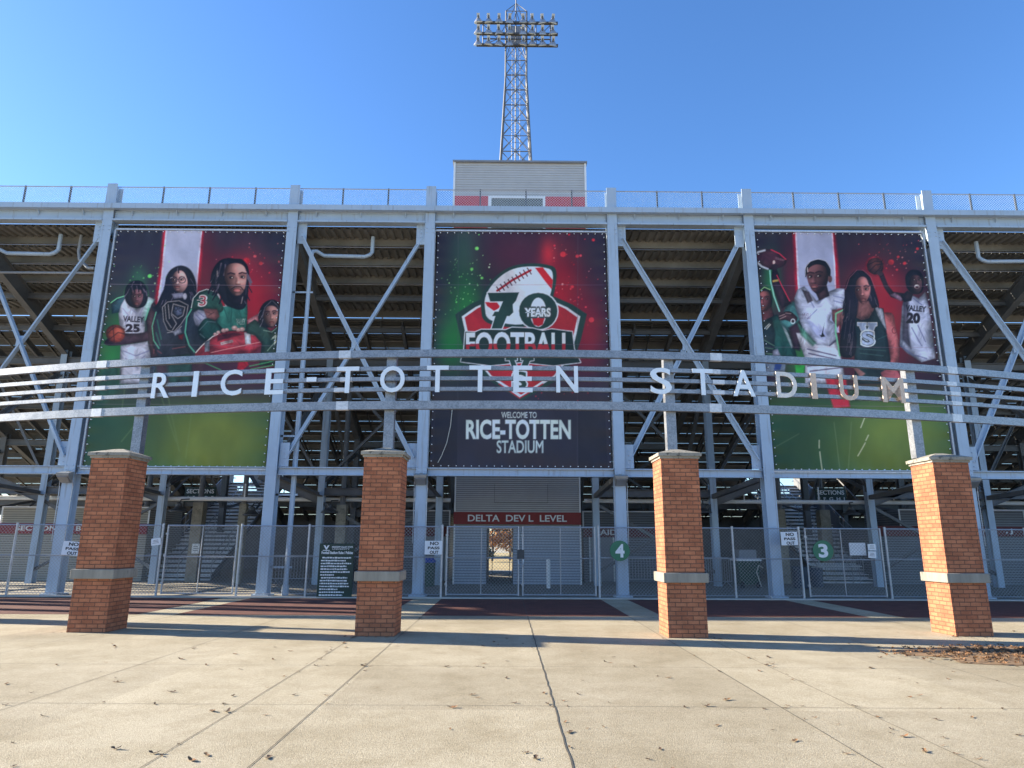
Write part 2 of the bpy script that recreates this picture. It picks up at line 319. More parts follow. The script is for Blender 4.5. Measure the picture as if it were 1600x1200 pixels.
# paving bands between the concrete strips that run out from the columns
for i, (a, b) in enumerate([(-40, -19.2), (-18.3, -8.35), (-7.5, -2.72), (-1.9, 2.82), (3.6, 8.3), (9.1, 19.3), (20.2, 45)]):
    sheet('brick_paving', a, b, 16.25, 21.05, .004, M['paver'])
tag(MB().box(-46, 60, 21.2, 21.5, -.01, .03).build('kerb_strip', M['kerb']), kind='structure')
jm = MB()
def joint(pts, w):
    for (ax, ay), (bx, by) in zip(pts[:-1], pts[1:]):
        d = Vector((bx-ax, by-ay, 0)).normalized(); n = Vector((-d.y, d.x, 0))*(w/2); z = .0045
        jm.add([(ax+n.x, ay+n.y, z), (bx+n.x, by+n.y, z), (bx-n.x, by-n.y, z), (ax-n.x, ay-n.y, z)], [(0,3,2,1)])
for x, w in ((-2.64, .0075), (-1.87, .0085), (2.79, .009), (3.55, .008), (-4.9, .008), (-8.2, .008), (-7.4, .008), (8.3, .008), (6.0, .006), (9.1, .008)):
    joint([(x+random.uniform(-.006, .006), y) for y in np.arange(-3, 16.3, .8)], w)
joint([(.50+random.uniform(-.007, .007), y) for y in np.arange(-1, 21.2, .17)], .015)
for y, w in ((7.45, .007), (9.72, .0075), (5.1, .008), (12.1, .005), (2.8, .008)):
    joint([(x, y+random.uniform(-.006, .006)-.012*(x-.5)) for x in np.arange(-26, 26, 1.3)], w)
tag(jm.build('pavement_joints', M['joint']), kind='structure')

# ================================================================== the grandstand
YF = 22.0
XC = [CX+s*d for d in (3.17, 7.95, 14.35, 19.15, 25.5, 30.3, 36.7) for s in (-1, 1)]; XC.sort()
XC.append(CX+41.5)
stand = thing('grandstand', 'grey steel grandstand with braced columns and stepped open decks seen from below', 'grandstand', (CX, YF, 0))
def dz(y): return 12.5-.44*(y-22.3)
ROW, RISE = .87, .383
for x in XC:
    c = MB()
    c.ibeam((x, YF, .06), (x, YF, 13.86), .34, .40, .03, up=(0,1,0)); c.box(x-.26, x+.26, YF-.3, YF+.3, 0, .06)
    for sx in (-.12, .12): c.rod((x+sx, YF-.26, .05), (x+sx, YF-.26, .11), .02)
    for z in (3.70, 3.83, 3.96, 7.9, 8.05, 8.2, 8.35, 12.1, 12.25):
        for sx in (-.11, .11): c.rod((x+sx, YF-.225, z), (x+sx, YF-.195, z), .02)
    c.box(x-.165, x+.165, YF-.212, YF-.199, 7.8, 8.45)
    c.build('column', M['steel'], stand)
for x in XC:                                   # inner frames
    for y in (28., 34., 40.):
        top = dz(y)-.5
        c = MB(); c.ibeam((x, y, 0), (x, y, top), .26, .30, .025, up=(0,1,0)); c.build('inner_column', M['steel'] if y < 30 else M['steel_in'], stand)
for a, b in zip(XC[:-1], XC[1:]):
    wide = abs(b-a) > 5.5; a1, b1 = a+.18, b-.18
    m = MB(); m.box(a, b, YF-.36, YF-.215, 12.84, 13.03); m.box(a1, b1, YF-.10, YF-.06, 12.50, 12.84); m.box(a1, b1, YF-.24, YF+.1, 12.44, 12.50)
    m.box(a1, b1, YF-.12, YF+.1, 12.81, 12.84); m.box(a, b, YF-.215, YF+.32, 12.985, 13.028)
    for k in range(int((b-a)/1.55)):
        x = a+.8+k*1.55
        if x < b-.3: m.add([(x-.012, YF-.215, 12.84), (x+.012, YF-.215, 12.84), (x+.012, YF-.10, 12.84), (x-.012, YF-.10, 12.84), (x-.012, YF-.19, 12.76), (x+.012, YF-.19, 12.76), (x+.012, YF-.10, 12.66), (x-.012, YF-.10, 12.66)], [(0,3,2,1),(4,5,6,7),(0,1,5,4),(1,2,6,5),(2,3,7,6),(3,0,4,7)])
    for x in (a1+.05, b1-.05):
        for q in range(3): m.rod((x, YF-.125, 12.56+.08*q), (x, YF-.095, 12.56+.08*q), .016)
    m.build('top_girder', M['steel'], stand)
    m = MB(); m.ibeam((a1, YF-.02, 3.83), (b1, YF-.02, 3.83), .22, .26, .03); m.build('lower_girder', M['steel'], stand)
    if not wide:                               # X bracing with gusset plates
        p = [(a+.32, 11.95), (b-.32, 4.25), (b-.32, 11.95), (a+.32, 4.25)]
        m = MB(); m.ang((p[0][0], YF-.1, p[0][1]), (p[1][0], YF-.1, p[1][1]), .15, .03, (0,-1,0)); m.build('cross_brace', M['steel'], stand)
        m = MB(); m.ang((p[2][0], YF-.0, p[2][1]), (p[3][0], YF-.0, p[3][1]), .15, .03, (0,-1,0)); m.build('cross_brace', M['steel'], stand)
        for x, s in ((a+.18, 1), (b-.18, -1)):
            lo, hi = sorted((x, x+s*.30))
            for z0, z1 in ((11.7, 12.44), (3.98, 4.75)):
                g = MB().box(lo, hi, YF-.06, YF-.03, z0, z1)
                for q in range(4): g.rod((lo+.15, YF-.085, z0+.12+q*.15), (lo+.15, YF-.03, z0+.12+q*.15), .018)
                g.build('gusset_plate', M['steel'], stand)
        MB().box((a+b)/2-.12, (a+b)/2+.12, YF-.04, YF-.03, 7.95, 8.3).build('gusset_plate', M['steel'], stand)
        for y, z0, z1 in ((28., 4.0, dz(28)-1.), (28., .5, 3.2), (34., 3.2, dz(34)-.9), (40., .6, dz(40)-.7)):      # bracing of the inner frames
            if y > 30 and abs(abs((a+b)/2-CX)-16.7) < 1: continue
            MB().ang((a, y, z0), (b, y, z1), .12, .025).build('inner_brace', M['steel_in'], stand); MB().ang((b, y+.1, z0), (a, y+.1, z1), .12, .025).build('inner_brace', M['steel_in'], stand)
    for y, z in ((28., dz(28)-.95), (34., dz(34)-.95), (40., dz(40)-.95), (28., 3.62), (34., 3.0)):
        if (y, z) == (28., 3.62) and abs((a+b)/2-CX) < 1: continue
        if (y == 34. or (y, z) == (28., 3.62)) and abs(abs((a+b)/2-CX)-(13 if y == 34. else 11.15)) < (5 if y == 34. else .5): continue
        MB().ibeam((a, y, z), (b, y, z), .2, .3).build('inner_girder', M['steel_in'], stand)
for a, b in zip(XC[2:-1], XC[3:]):              # slimmer stringers between the rakers, and light bracing of the wide bays
    n = 3 if b-a > 5.5 else 2
    for k in range(1, n+1):
        x = a+(b-a)*k/(n+1); hole = 13.0 < abs(x-CX) < 16.3
        MB().ibeam((x, 26.6, dz(26.6)-.28), (x, 34.6 if hole else 43.2, dz(34.6 if hole else 43.2)-.28), .12, .26, .02).build('stringer', M['steel_in'], stand)
        if not hole and abs(x-CX) > 2.7: MB().ang((x, 28.2, dz(28.2)-.9), (x, 31.5, dz(31.5)-.4), .08, .02).build('strut', M['steel_in'], stand); MB().ang((x, 34.1, 3.2), (x, 37.5, dz(37.5)-.4), .08, .02).build('strut', M['steel_in'], stand)
    if b-a > 5.5 and abs((a+b)/2-CX) > 8: 
        MB().ang((a, 28.05, 3.9), ((a+b)/2, 28.05, dz(28)-1.0), .1, .02).build('inner_brace', M['steel_in'], stand); MB().ang((b, 28.05, 3.9), ((a+b)/2, 28.05, dz(28)-1.0), .1, .02).build('inner_brace', M['steel_in'], stand)
RX = [x for x in XC if x > -30]
for x in RX:                                   # sloping rakers and their struts
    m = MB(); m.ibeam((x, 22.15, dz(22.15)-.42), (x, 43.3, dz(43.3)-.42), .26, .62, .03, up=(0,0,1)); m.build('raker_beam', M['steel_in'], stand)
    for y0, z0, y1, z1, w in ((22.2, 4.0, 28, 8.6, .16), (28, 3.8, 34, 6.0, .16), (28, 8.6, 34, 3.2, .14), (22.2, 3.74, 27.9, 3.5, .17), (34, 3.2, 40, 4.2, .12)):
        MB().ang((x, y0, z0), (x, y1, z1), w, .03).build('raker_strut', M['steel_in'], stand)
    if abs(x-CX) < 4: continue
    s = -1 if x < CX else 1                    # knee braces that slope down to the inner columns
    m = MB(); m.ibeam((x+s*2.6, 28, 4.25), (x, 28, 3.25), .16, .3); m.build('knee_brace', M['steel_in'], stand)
DX0, DX1 = XC[1]+.1, XC[-1]
OPEN = [(CX-16.3, CX-13.1, 34.8, 40.4), (CX+13.1, CX+16.3, 34.8, 40.4)]
def spans(y):
    xs = [(DX0, DX1)]
    for a, b, y0, y1 in OPEN:
        if y0 <= y+ROW*.5 <= y1:
            n = []
            for p, q in xs:
                if a > p and b < q: n += [(p, a), (b, q)]
                else: n.append((p, q))
            xs = n
    return xs
for r in range(25):
    y = 22.3+r*ROW; z = dz(y)
    m = MB()
    if r < 5:                                  # ribbed steel deck rows
        prof = []; x = DX0
        while x < DX1: prof += [(x, 0), (x+.12, 0), (x+.15, .075), (x+.27, .075)]; x += .30
        n = len(prof); vs = [(px, y-.02, z-.08+pz) for px, pz in prof]+[(px, y+ROW+.02, z-.08+pz) for px, pz in prof]
        m.add(vs, [(i, i+1, n+i+1, n+i) for i in range(n-1)]); m.box(DX0, DX1, y+.02, y+ROW-.02, z+.005, z+.03)
        m.build('deck_panel', M['deck'], stand)
        m = MB(); m.box(DX0, DX1, y+ROW-.03, y+ROW+.0, z-.36, z+.02); m.box(DX0, DX1, y+ROW-.12, y+ROW-.03, z-.36, z-.33); m.build('riser_channel', M['deck'], stand)
    else:                                      # aluminium planks with open joints
        for p, q in spans(y):
            for k, (a, b) in enumerate(((.0, .272), (.280, .555), (.563, .848))):
                m.box(p, q, y+a, y+b, z-.045, z)
                m.box(p, q, y+a, y+a+.02, z-.075, z-.045); m.box(p, q, y+b-.02, y+b, z-.075, z-.045)
            m.box(p, q, y+ROW-.005, y+ROW+.02, z-RISE+.012, z-.05)
            m.box(p, q, y+.30, y+.56, z+.40, z+.44)            # seat plank above
            x = p+.5
            while x < q: m.box(x, x+.05, y+.4, y+.46, z, z+.40); m.bar((x+.02, y-.1, z-.1), (x+.02, y+ROW+.1, z-.1-RISE*1.2), .05, .08); x += 1.6
        m.build('seating_row', M['board'], stand)
for p, q in ((DX0, CX-16.4), (CX-12.9, CX+12.9), (CX+16.4, DX1)):
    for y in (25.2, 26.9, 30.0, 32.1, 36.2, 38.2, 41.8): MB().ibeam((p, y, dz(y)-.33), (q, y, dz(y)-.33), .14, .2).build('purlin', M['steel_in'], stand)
for a, b in ((DX0, -2.2), (1.4, DX1)): MB().box(a, b, 43.2, 43.4, 0, 3.25).build('added_back_wall', M['steel_in'], stand)  # wall added to hide the bright field and keep the rear dark
for p, q in ((DX0, CX-2.75), (CX+2.75, DX1)):
    m = MB(); m.rod((p, 28.35, 3.33), (q, 28.35, 3.33), .085, 8)
    for x in np.arange(p+.4, q, 3.1): m.rod((x, 28.35, 3.33), (x, 28.35, 3.95), .03)
    m.build('long_pipe', M['white'], stand)
# roof drains: pipe across under the deck, bend, down beside the column
for c_ in (XC[5]+.62, XC[10]-.62, XC[3]+.62, XC[12]-.62, XC[4], XC[11]):
    s = 1 if c_ < CX else -1
    if c_ in (XC[4], XC[11]):
        c2 = c_-s*.0
        m = MB(); m.tube([(c2-s*1.55, 22.9, 12.4), (c2-s*1.55, 22.9, 11.75), (c2-s*1.45, 22.85, 11.45), (c2-s*1.0, 22.7, 11.05), (c2-s*.7, 22.6, 11.0)], .055)
        m.tube([(c2-s*.2, 23.1, 11.02), (c2-s*4.4, 23.1, 11.02)], .045)
    else:
        m = MB(); m.tube([(c_+s*2.0, 22.75, 12.35), (c_+s*2.0, 22.75, 11.75), (c_+s*1.92, 22.7, 11.62), (c_+s*1.75, 22.7, 11.56), (c_+s*.35, 22.55, 11.52), (c_+s*.12, 22.4, 11.62), (c_+s*.02, 22.25, 11.55), (c_, 22.2, 11.3), (c_, 22.2, 8.8)], .07)
        m.tube([(c_, 22.2, 8.85), (c_, 22.2, .25)], .085); m.tube([(c_, 22.2, .0), (c_, 22.2, .3)], .11)
        for z in (10., 6.9, 5., 3.1, .85): m.box(min(c_-s*.55, c_+s*.16), max(c_-s*.55, c_+s*.16), 22.17, 22.2, z-.03, z+.03)
    m.build('drain_pipe', M['pipe'] if c_ in (XC[4], XC[11]) else M['steel'], stand)

def mesh_wires(mb, x0, x1, y, z0, z1, step, r):
    """chain link: two families of 45-degree wires clipped to the panel"""
    h = z1-z0
    for sgn in (1, -1):
        k = x0-h
        while k < x1+h:
            if sgn > 0: ax, az, bx, bz = k, z0, k+h, z1
            else: ax, az, bx, bz = k+h, z0, k, z1
            if sgn > 0:
                if ax < x0: az += x0-ax; ax = x0
                if bx > x1: bz -= bx-x1; bx = x1
                ok = bx > ax
            else:
                if ax > x1: az += ax-x1; ax = x1
                if bx < x0: bz -= x0-bx; bx = x0
                ok = ax > bx
            if ok and bz-az > .03:
                yo = y+sgn*r*.8
                mb.add([(ax-r, yo, az), (ax+r, yo, az), (ax, yo+r*1.6, az), (bx-r, yo, bz), (bx+r, yo, bz), (bx, yo+r*1.6, bz)], [(0,1,4,3),(1,2,5,4),(2,0,3,5)])
            k += step
# railing along the top
rt = thing('roof_railing', 'chain link railing with dark posts along the top edge of the grandstand', 'railing', (CX, YF, 13.0))
k = 0
m = MB(); m.rod((XC[0], YF-.05, 13.80), (XC[-1], YF-.05, 13.80), .017); m.build('top_wire', M['tube'], rt)
m = MB(); mesh_wires(m, XC[0], XC[-1], YF-.05, 13.03, 13.80, .095, .0058); m.build('wire_mesh', M['rail_wire'], rt)
for a, b in zip(XC[:-1], XC[1:]):
    n = 4 if b-a > 5.5 else 3
    for q in range(1, n):
        x = a+(b-a)*q/n; x = a+.1+1.62*q if n == 4 else a+.05+1.6*q
        MB().bar((x, YF-.02, 13.03), (x, YF-.02, 13.84), .05, .05).build('post', M['rail_post'], rt)

# ================================================================== press box, tower and ground floor entrance
def ribbed(mb, x0, x1, y, z0, z1, pitch, d):
    """horizontally ribbed cladding facing -Y"""
    z = z0; prof = []
    while z < z1-1e-4:
        zz = min(z+pitch, z1); prof += [(0, z), (0, z+(zz-z)*.66), (d*2.2, z+(zz-z)*.72), (d*2.2, z+(zz-z)*.97)]; z = zz
    prof.append((0, z1)); n = len(prof)
    mb.add([(x0, y+a, b) for a, b in prof]+[(x1, y+a, b) for a, b in prof], [(i, n+i, n+i+1, i+1) for i in range(n-1)])
pb = thing('press_box', 'grey ribbed press box with a red band standing on top of the grandstand', 'press box', (CX, 24.5, 11.3))
px0, px1, pz = CX-2.62, CX+2.62, 16.42
m = MB(); ribbed(m, px0, px1, 24.5, 14.95, pz, .105, .007); m.prism([(24.53,11.9),(33.5,8.1),(33.5,pz-.02),(24.53,pz-.02)], (px0,0,0), (px1,0,0)) if 0 else m.add([(px0,24.53,12.0),(px1,24.53,12.0),(px1,33.5,8.2),(px0,33.5,8.2),(px0,24.53,pz-.02),(px1,24.53,pz-.02),(px1,33.5,pz-.02),(px0,33.5,pz-.02)], [(0,3,2,1),(4,5,6,7),(0,1,5,4),(1,2,6,5),(2,3,7,6),(3,0,4,7)]); m.build('wall', M['siding'], pb)
m = MB(); m.box(px0-.06, px1+.06, 24.40, 33.6, pz, pz+.07); m.build('roof', M['plain_grey'], pb)
for x in (px0-.02, px1-.05): MB().box(x, x+.07, 24.46, 24.52, 12.0, pz).build('corner_trim', M['white'], pb)
MB().box(px0, CX-1.25, 24.47, 24.50, 12.0, 14.95).build('red_panel', M['redbright'], pb)
MB().box(CX+1.0, px1, 24.47, 24.50, 12.0, 14.95).build('red_panel', M['redbright'], pb)
w = MB().box(CX-1.12, CX+.9, 24.47, 24.5, 12.1, 14.86).build('window', M['window'], pb)
m = MB(); m.box(CX-1.25, CX-1.12, 24.45, 24.5, 12.0, 14.95); m.box(CX+.9, CX+1.0, 24.45, 24.5, 12.0, 14.95); m.box(CX-1.12, CX+.9, 24.45, 24.5, 14.86, 14.95); m.build('window_frame', M['white'], w)

TY = 30.
tw = thing('light_tower', 'tall lattice steel tower carrying three rows of stadium floodlights', 'light tower', (CX, TY, pz+.07))
tz = lambda z: CX-.10
T0, T1, T2 = pz+.07, 28.05, 29.0
def hw(z): return .90+(.54-.90)*min(1, max(0, (z-T0)/(24.2-T0)))
tcx = .35
legs = [(-1,-1),(1,-1),(1,1),(-1,1)]
def lp(q, z): return (tcx+legs[q][0]*hw(z)*.98, TY+legs[q][1]*hw(z)*.98, z)
for q in range(4):
    MB().tube([lp(q, T0), lp(q, 24.2), lp(q, T1)], .04, 6).build('tower_leg', M['rust_grey'], tw)
lv = list(np.linspace(T0, 26.0, 12))+[T1]
m = MB()
for i in range(len(lv)-1):
    za, zb = lv[i], lv[i+1]; zm = (za+zb)/2
    for q in range(4):
        p2 = (q+1) % 4; A, B = Vector(lp(q, za)), Vector(lp(p2, za)); Cc, D = Vector(lp(q, zb)), Vector(lp(p2, zb))
        m.rod(A, B, .018, 5); mid = (Cc+D)/2; m.rod(A, mid, .018, 5); m.rod(B, mid, .018, 5); m.rod(Cc, (A+B)/2, .012, 5); m.rod(D, (A+B)/2, .012, 5)
for q in range(4): m.rod(lp(q, T1), lp((q+1) % 4, T1), .02, 5); m.rod(lp(q, T1), (tcx, TY, T2), .02, 5)
m.rod((tcx-.02, TY-.5, T0), (tcx-.02, TY-.52, T2), .028, 6); m.rod((tcx-.2, TY-.3, T0), (tcx-.2, TY-.3, 26), .012, 5); m.rod((tcx+.2, TY-.3, T0), (tcx+.2, TY-.3, 26), .012, 5)
for z in np.arange(T0, 26, .35): m.rod((tcx-.2, TY-.3, z), (tcx+.2, TY-.3, z), .009, 4)
m.build('lattice', M['rust_grey'], tw)
MB().box(tcx-.26, tcx+.26, TY+.3, TY+.5, 26.75, 27.85).build('control_panel', M['plain_grey'], tw)
zl = (25.98, 26.64, 27.30)
for zq in zl:
    m = MB(); m.bar((tcx-2.0, TY-.62, zq), (tcx+2.1, TY-.62, zq), .06, .09); m.bar((tcx-2.0, TY-.5, zq), (tcx+2.1, TY-.5, zq), .05, .05); m.build('cross_arm', M['lampdark'], tw)
m = MB()
for x in (-1.68, -.92, 1.0, 1.72): m.rod((tcx+x, TY-.56, zl[0]), (tcx+x, TY-.56, zl[2]), .028, 5)
m.bar((tcx-1.68, TY-.56, 26.36), (tcx+1.72, TY-.56, 26.36), .04, .05)
for x0, x1 in ((-1.68, -.92), (-.54, -.92), (.54, 1.0), (1.72, 1.0)): m.rod((tcx+x0, TY-.56, zl[2]-.1), (tcx+x1, TY-.56, 26.36), .018, 5); m.rod((tcx+x0, TY-.56, zl[0]), (tcx+x1, TY-.56, 26.36), .018, 5)
m.build('arm_truss', M['lampdark'], tw)
lamp0 = None
for zq in zl:
    for x in (-1.92, -1.40, -.88, -.34, .34, .80, 1.32, 1.84):
        if lamp0 is None:
            lm = MB(); lm.lathe([(.215, -.13), (.225, -.12), (.20, -.06), (.14, .03), (.09, .09), (.07, .12)], (0, 0, 0), 16)
            lamp0 = lm.build('stadium_lamp', M['reflector'], tw, local=True, smooth=False)
            lb = MB().box(-.075, .075, -.06, .06, .12, .33).build('ballast', M['lamp_box'], lamp0, local=True)
            MB().box(-.03, .03, -.14, -.06, .0, .2).build('lamp_bracket', M['lampdark'], lamp0, local=True)
            lamp0.rotation_mode = 'XYZ'
            lamp0.location = (tcx+x-CX, -.62, zq-T0+.10); lamp0.rotation_euler = (radians(26), 0, 0); L0 = lamp0
        else:
            lc = copy_tree(L0, tw); lc.location = (tcx+x-CX, -.62, zq-T0+.10); lc.rotation_euler = (radians(26+random.uniform(-8, 8)), radians(random.uniform(-7, 7)), 0)

en = thing('entrance_building', 'grey ribbed metal entrance block with a red DELTA DEV L LEVEL fascia', 'building', (CX, 28.5, 0))
ex0, ex1, dx0, dx1 = CX-2.57, CX+2.57, -.80, .30
m = MB(); ribbed(m, ex0, ex1, 28.5, 2.86, 6.3, .085, .016); m.box(ex0, ex1, 28.53, 28.62, 2.2, 6.3); m.build('upper_wall', M['siding_up'], en)
m = MB(); ribbed(m, ex0, dx0, 28.5, .02, 2.34, .105, .03); ribbed(m, dx1, ex1, 28.5, .02, 2.34, .105, .03)
m.box(ex0, dx0, 28.54, 28.64, 0, 2.34); m.box(dx1, ex1, 28.54, 28.64, 0, 2.34); m.box(dx0, dx1, 28.54, 28.64, 2.2, 2.34)
m.box(ex0, ex0+.1, 28.64, 33.4, 0, 3.4); m.box(ex1-.1, ex1, 28.64, 33.4, 0, 3.4); m.box(dx0-.1, dx0, 28.64, 33.4, 0, 2.34); m.box(dx1, dx1+.1, 28.64, 33.4, 0, 2.34)
m.box(dx0, dx1, 28.64, 33.4, 2.3, 2.34)
m.build('lower_wall', M['siding_in'], en)
f = MB().box(ex0-.04, ex1+.04, 28.38, 28.50, 2.37, 2.86).build('fascia', M['red'], en)
text_mb('DELTA  DEV L  LEVEL', CX, 28.36, 2.615, 4.05, .27, .02, .018).build('lettering', M['white'], f)
m = MB()
for x in (ex0-.03, ex1-.02): m.box(x, x+.06, 28.44, 28.5, 0, 2.37); m.box(x, x+.06, 28.44, 28.5, 2.86, 6.3)
m.build('corner_trim', M['white'], en)
m = MB(); m.box(-.78, -.74, 28.7, 28.72, .05, 2.2); m.box(-.66, -.63, 33.2, 33.24, .05, 2.25); m.box(.16, .19, 33.2, 33.24, .05, 2.25); m.box(-.66, .19, 33.2, 33.24, .95, 1.0); m.box(-.66, .19, 33.2, 33.24, 2.2, 2.25); m.build('door_frame', M['rail_post'], en)
m = MB()
for a, b, c_, d in ((CX-.95, CX-.94, 3.25, 4.0), (CX+1.25, CX+1.26, 3.25, 4.0)): m.box(a, b, 28.485, 28.5, c_, d)
m.box(CX-.95, CX+1.26, 28.485, 28.5, 3.24, 3.25); m.build('panel_seam', M['rail_post'], en)
# ================================================================== brick pillars and the arched name sign
RA, Y0 = 37.0, 12.95
def arcY(x): return Y0+(x-CX)**2/(2*RA)
def arc_pt(u, v):
    Y = 13.
    for _ in range(12): p = at(u, v, Y); Y = arcY(p.x)
    return at(u, v, Y)
def pillar(x, y, rz, label):
    p = thing('brick_pillar', label, 'pillar', (x, y, 0), rz, 'brick pillars under the arched sign'); h = .35
    sh = MB().box(-h, h, -h, h, .94, 3.16)
    sh.build('shaft', M['brick'], p, local=True)
    MB().box(-h, h, -h, h, 0, .94).build('lower_shaft', M['brick'], p, local=True)
    MB().box(-h-.055, h+.055, -h-.055, h+.055, .935, 1.105).build('stone_band', M['band'], p, local=True, bevel=.012)
    c = MB(); c.box(-h-.022, h+.022, -h-.022, h+.022, 3.16, 3.205); c.box(-h-.055, h+.055, -h-.055, h+.055, 3.205, 3.265); c.taper(-h-.055, h+.055, -h-.055, h+.055, 3.265, 3.37, h-.02, h-.02)
    c.build('cap', M['cap'], p, local=True)
    return p
PX = [(-13.3, 15.32), (-8.04, 13.42), (-2.76, 13.04), (2.76, 13.0), (8.06, 13.36), (13.3, 15.2)]
PL = ['brick pillar beyond the left edge whose shadow crosses the plaza', 'reddish brick pillar in front of the athletes banner with the basketball player in white',
      'brick pillar next to the dark green rules board', 'brick pillar with one sunlit side near the round number 4 sign',
      'brick pillar with one sunlit side near the round number 3 sign', 'brick pillar beyond the right edge of the plaza']
for (dx, y), l in zip(PX, PL): pillar(CX+dx, y, math.atan(dx/RA)*.12, l)
sg = thing('arched_sign', 'curved galvanized rails on posts carrying the letters RICE-TOTTEN STADIUM', 'sign', (CX, Y0, 3.3))
def sweep(x0, x1, zc, h, d, off=0., n=60):
    m = MB(); k = len(m.v)
    for i in range(n+1):
        x = x0+(x1-x0)*i/n; y = arcY(x)+off; m.v += [(x, y-d/2, zc-h/2), (x, y+d/2, zc-h/2), (x, y+d/2, zc+h/2), (x, y-d/2, zc+h/2)]
    for i in range(n):
        for j in range(4): m.f.append((i*4+j, (i+1)*4+j, (i+1)*4+(j+1) % 4, i*4+(j+1) % 4))
    m.f += [(0, 1, 2, 3), (n*4+3, n*4+2, n*4+1, n*4)]; return m
RZ = [(5.255, .145, .10), (4.955, .08, .07), (4.745, .075, .07), (4.535, .075, .07), (4.215, .16, .10)]
for zc, h, d in RZ:
    r = sweep(CX-13.5, CX+13.5, zc, h, d).build('rail', M['galv'], sg)
    for u in (160, 537, 1119, 1486):
        x = arc_pt(u, 595).x+random.uniform(-.06, .06); sweep(x-.12, x+.12, zc, h+.006, d+.006, 0, 3).build('sleeve', M['galv_pale'], r)
for dx, y in PX:
    x = CX+dx; yy = arcY(x)+.16
    MB().bar((x, yy, 3.36), (x, yy, 5.36), .19, .19, up=(0,1,0)).build('post', M['galv'], sg)
    b = MB()
    for zc, h, d in RZ: b.box(x-.07, x+.07, arcY(x)+.04, yy-.08, zc-.03, zc+.03)
    b.build('bracket', M['galv_pale'], sg)
LET = [('R',256.5,32),('I',309.5,9),('C',365,36),('E',432,31),('-',489,16),('T',545,36),('O',614.5,40),('T',684.5,35),('T',750.5,35),('E',817,31),('N',885.5,35),
       ('S',1031,35),('T',1096,34),('A',1159,37),('D',1225.5,35),('I',1267.5,9.5),('U',1321.5,33),('M',1389.5,41)]
for i, (ch, u, w) in enumerate(LET):
    p = arc_pt(u, 594); a = math.atan((p.x-CX)/RA); s = p.y/1064*1.0
    t_ = Vector((cos(a), sin(a), 0)); n_ = Vector((sin(a), -cos(a), 0)); o_ = Vector((p.x, arcY(p.x), 0))+n_*.06
    fn = lambda q: tuple(o_+t_*q[0]+n_*(-q[1])+Vector((0, 0, q[2])))
    if ch == '-': m = MB(); m.add([fn(q) for q in [(x, y, z) for z in (4.70, 4.79) for x, y in ((-.1, -.02), (.1, -.02), (.1, 0), (-.1, 0))]], [(0,3,2,1),(4,5,6,7),(0,1,5,4),(1,2,6,5),(2,3,7,6),(3,0,4,7)])
    else: m = text_mb(ch, 0, -.02, 4.725, w*s, .53, .02, .012, fn=fn)
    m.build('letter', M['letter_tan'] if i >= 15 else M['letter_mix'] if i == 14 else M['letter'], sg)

# ================================================================== fences and gates
FY = 21.5
def XF(u): return at(u, 880, FY).x
def fence(x0, x1, posts, label):
    f = thing('chain_link_fence', label, 'fence', ((x0+x1)/2, FY, 0), 0, 'chain link fence runs between the gates')
    m = MB()
    for z in (2.1, 1.19, .1): m.rod((x0, FY, z), (x1, FY, z), .021 if z > .2 else .008)
    m.build('rails', M['tube'], f)
    for x in posts: MB().rod((x, FY+.0, 0), (x, FY, 2.16), .036, 8).build('post', M['tube'], f)
    m = MB(); mesh_wires(m, x0, x1, FY-.03, .06, 2.1, .105, .0046); m.build('wire_mesh', M['wire'], f); return f
def gate(x0, x1, label, mids=(.5,)):
    g = thing('chain_link_gate', label, 'gate', ((x0+x1)/2, FY, 0), 0, 'chain link gate leaves')
    m = MB()
    for x in (x0, x1): m.rod((x, FY, .07), (x, FY, 2.12), .028, 8)
    for z in (.1, 1.17, 2.1): m.rod((x0, FY, z), (x1, FY, z), .022, 8)
    for t in mids: x = x0+(x1-x0)*t; m.rod((x, FY, .1), (x, FY, 2.1), .017, 8)
    m.build('frame', M['tube'], g)
    m = MB(); mesh_wires(m, x0, x1, FY-.03, .1, 2.1, .105, .0046); m.build('wire_mesh', M['wire'], g)
    m = MB()
    for z in (.4, 1.2, 1.85): m.box(x0-.05, x0+.03, FY-.035, FY+.035, z-.03, z+.03)
    m.build('hinges', M['tube'], g); return g
x = XF
fence(-26, x(16), [-24, -20.9, -18.], 'fence panels beyond the left edge of the plaza')
fence(x(16)+.03, x(249), [x(16)+.03, x(130), x(249)], 'fence with a NO PASS OUT sign behind the reddish pillar')
gate(x(257), x(367), 'gate leaf in front of the open stair next to the concrete post')
fence(x(373), x(690), [x(373), x(480), x(590), x(690)], 'fence behind the dark green rules board')
gate(x(698), x(810), 'gate leaf in front of the sunny doorway', (.48,))
gate(x(817), x(930), 'gate leaf in front of the short white bollard', (.52,))
fence(x(936), x(1252), [x(936), x(1040), x(1147), x(1252)], 'fence with the round number 4 sign on it')
gate(x(1262), x(1380), 'gate leaf carrying the round number 3 sign', (.47,))
fence(x(1388), 16.1, [x(1388), x(1480), 16.1], 'fence behind the last sunlit pillar')
fence(16.13, 30, [18.6, 21.6, 25, 28], 'fence panels beyond the right edge of the plaza')
m = MB()
lk = thing('gate_latch', 'dark latch and chain joining the two middle gate leaves', 'latch', ((x(810)+x(817))/2, FY-.05, 1.2))
MB().box(x(808), x(819), FY-.06, FY-.03, 1.15, 1.42).build('latch_box', M['rail_post'], lk)
MB().tube([(x(809), FY-.06, 1.12), (x(811), FY-.1, .98), (x(814), FY-.1, .95), (x(817), FY-.1, 1.0), (x(818), FY-.06, 1.14)], .014, 6).build('chain', M['tube'], lk)

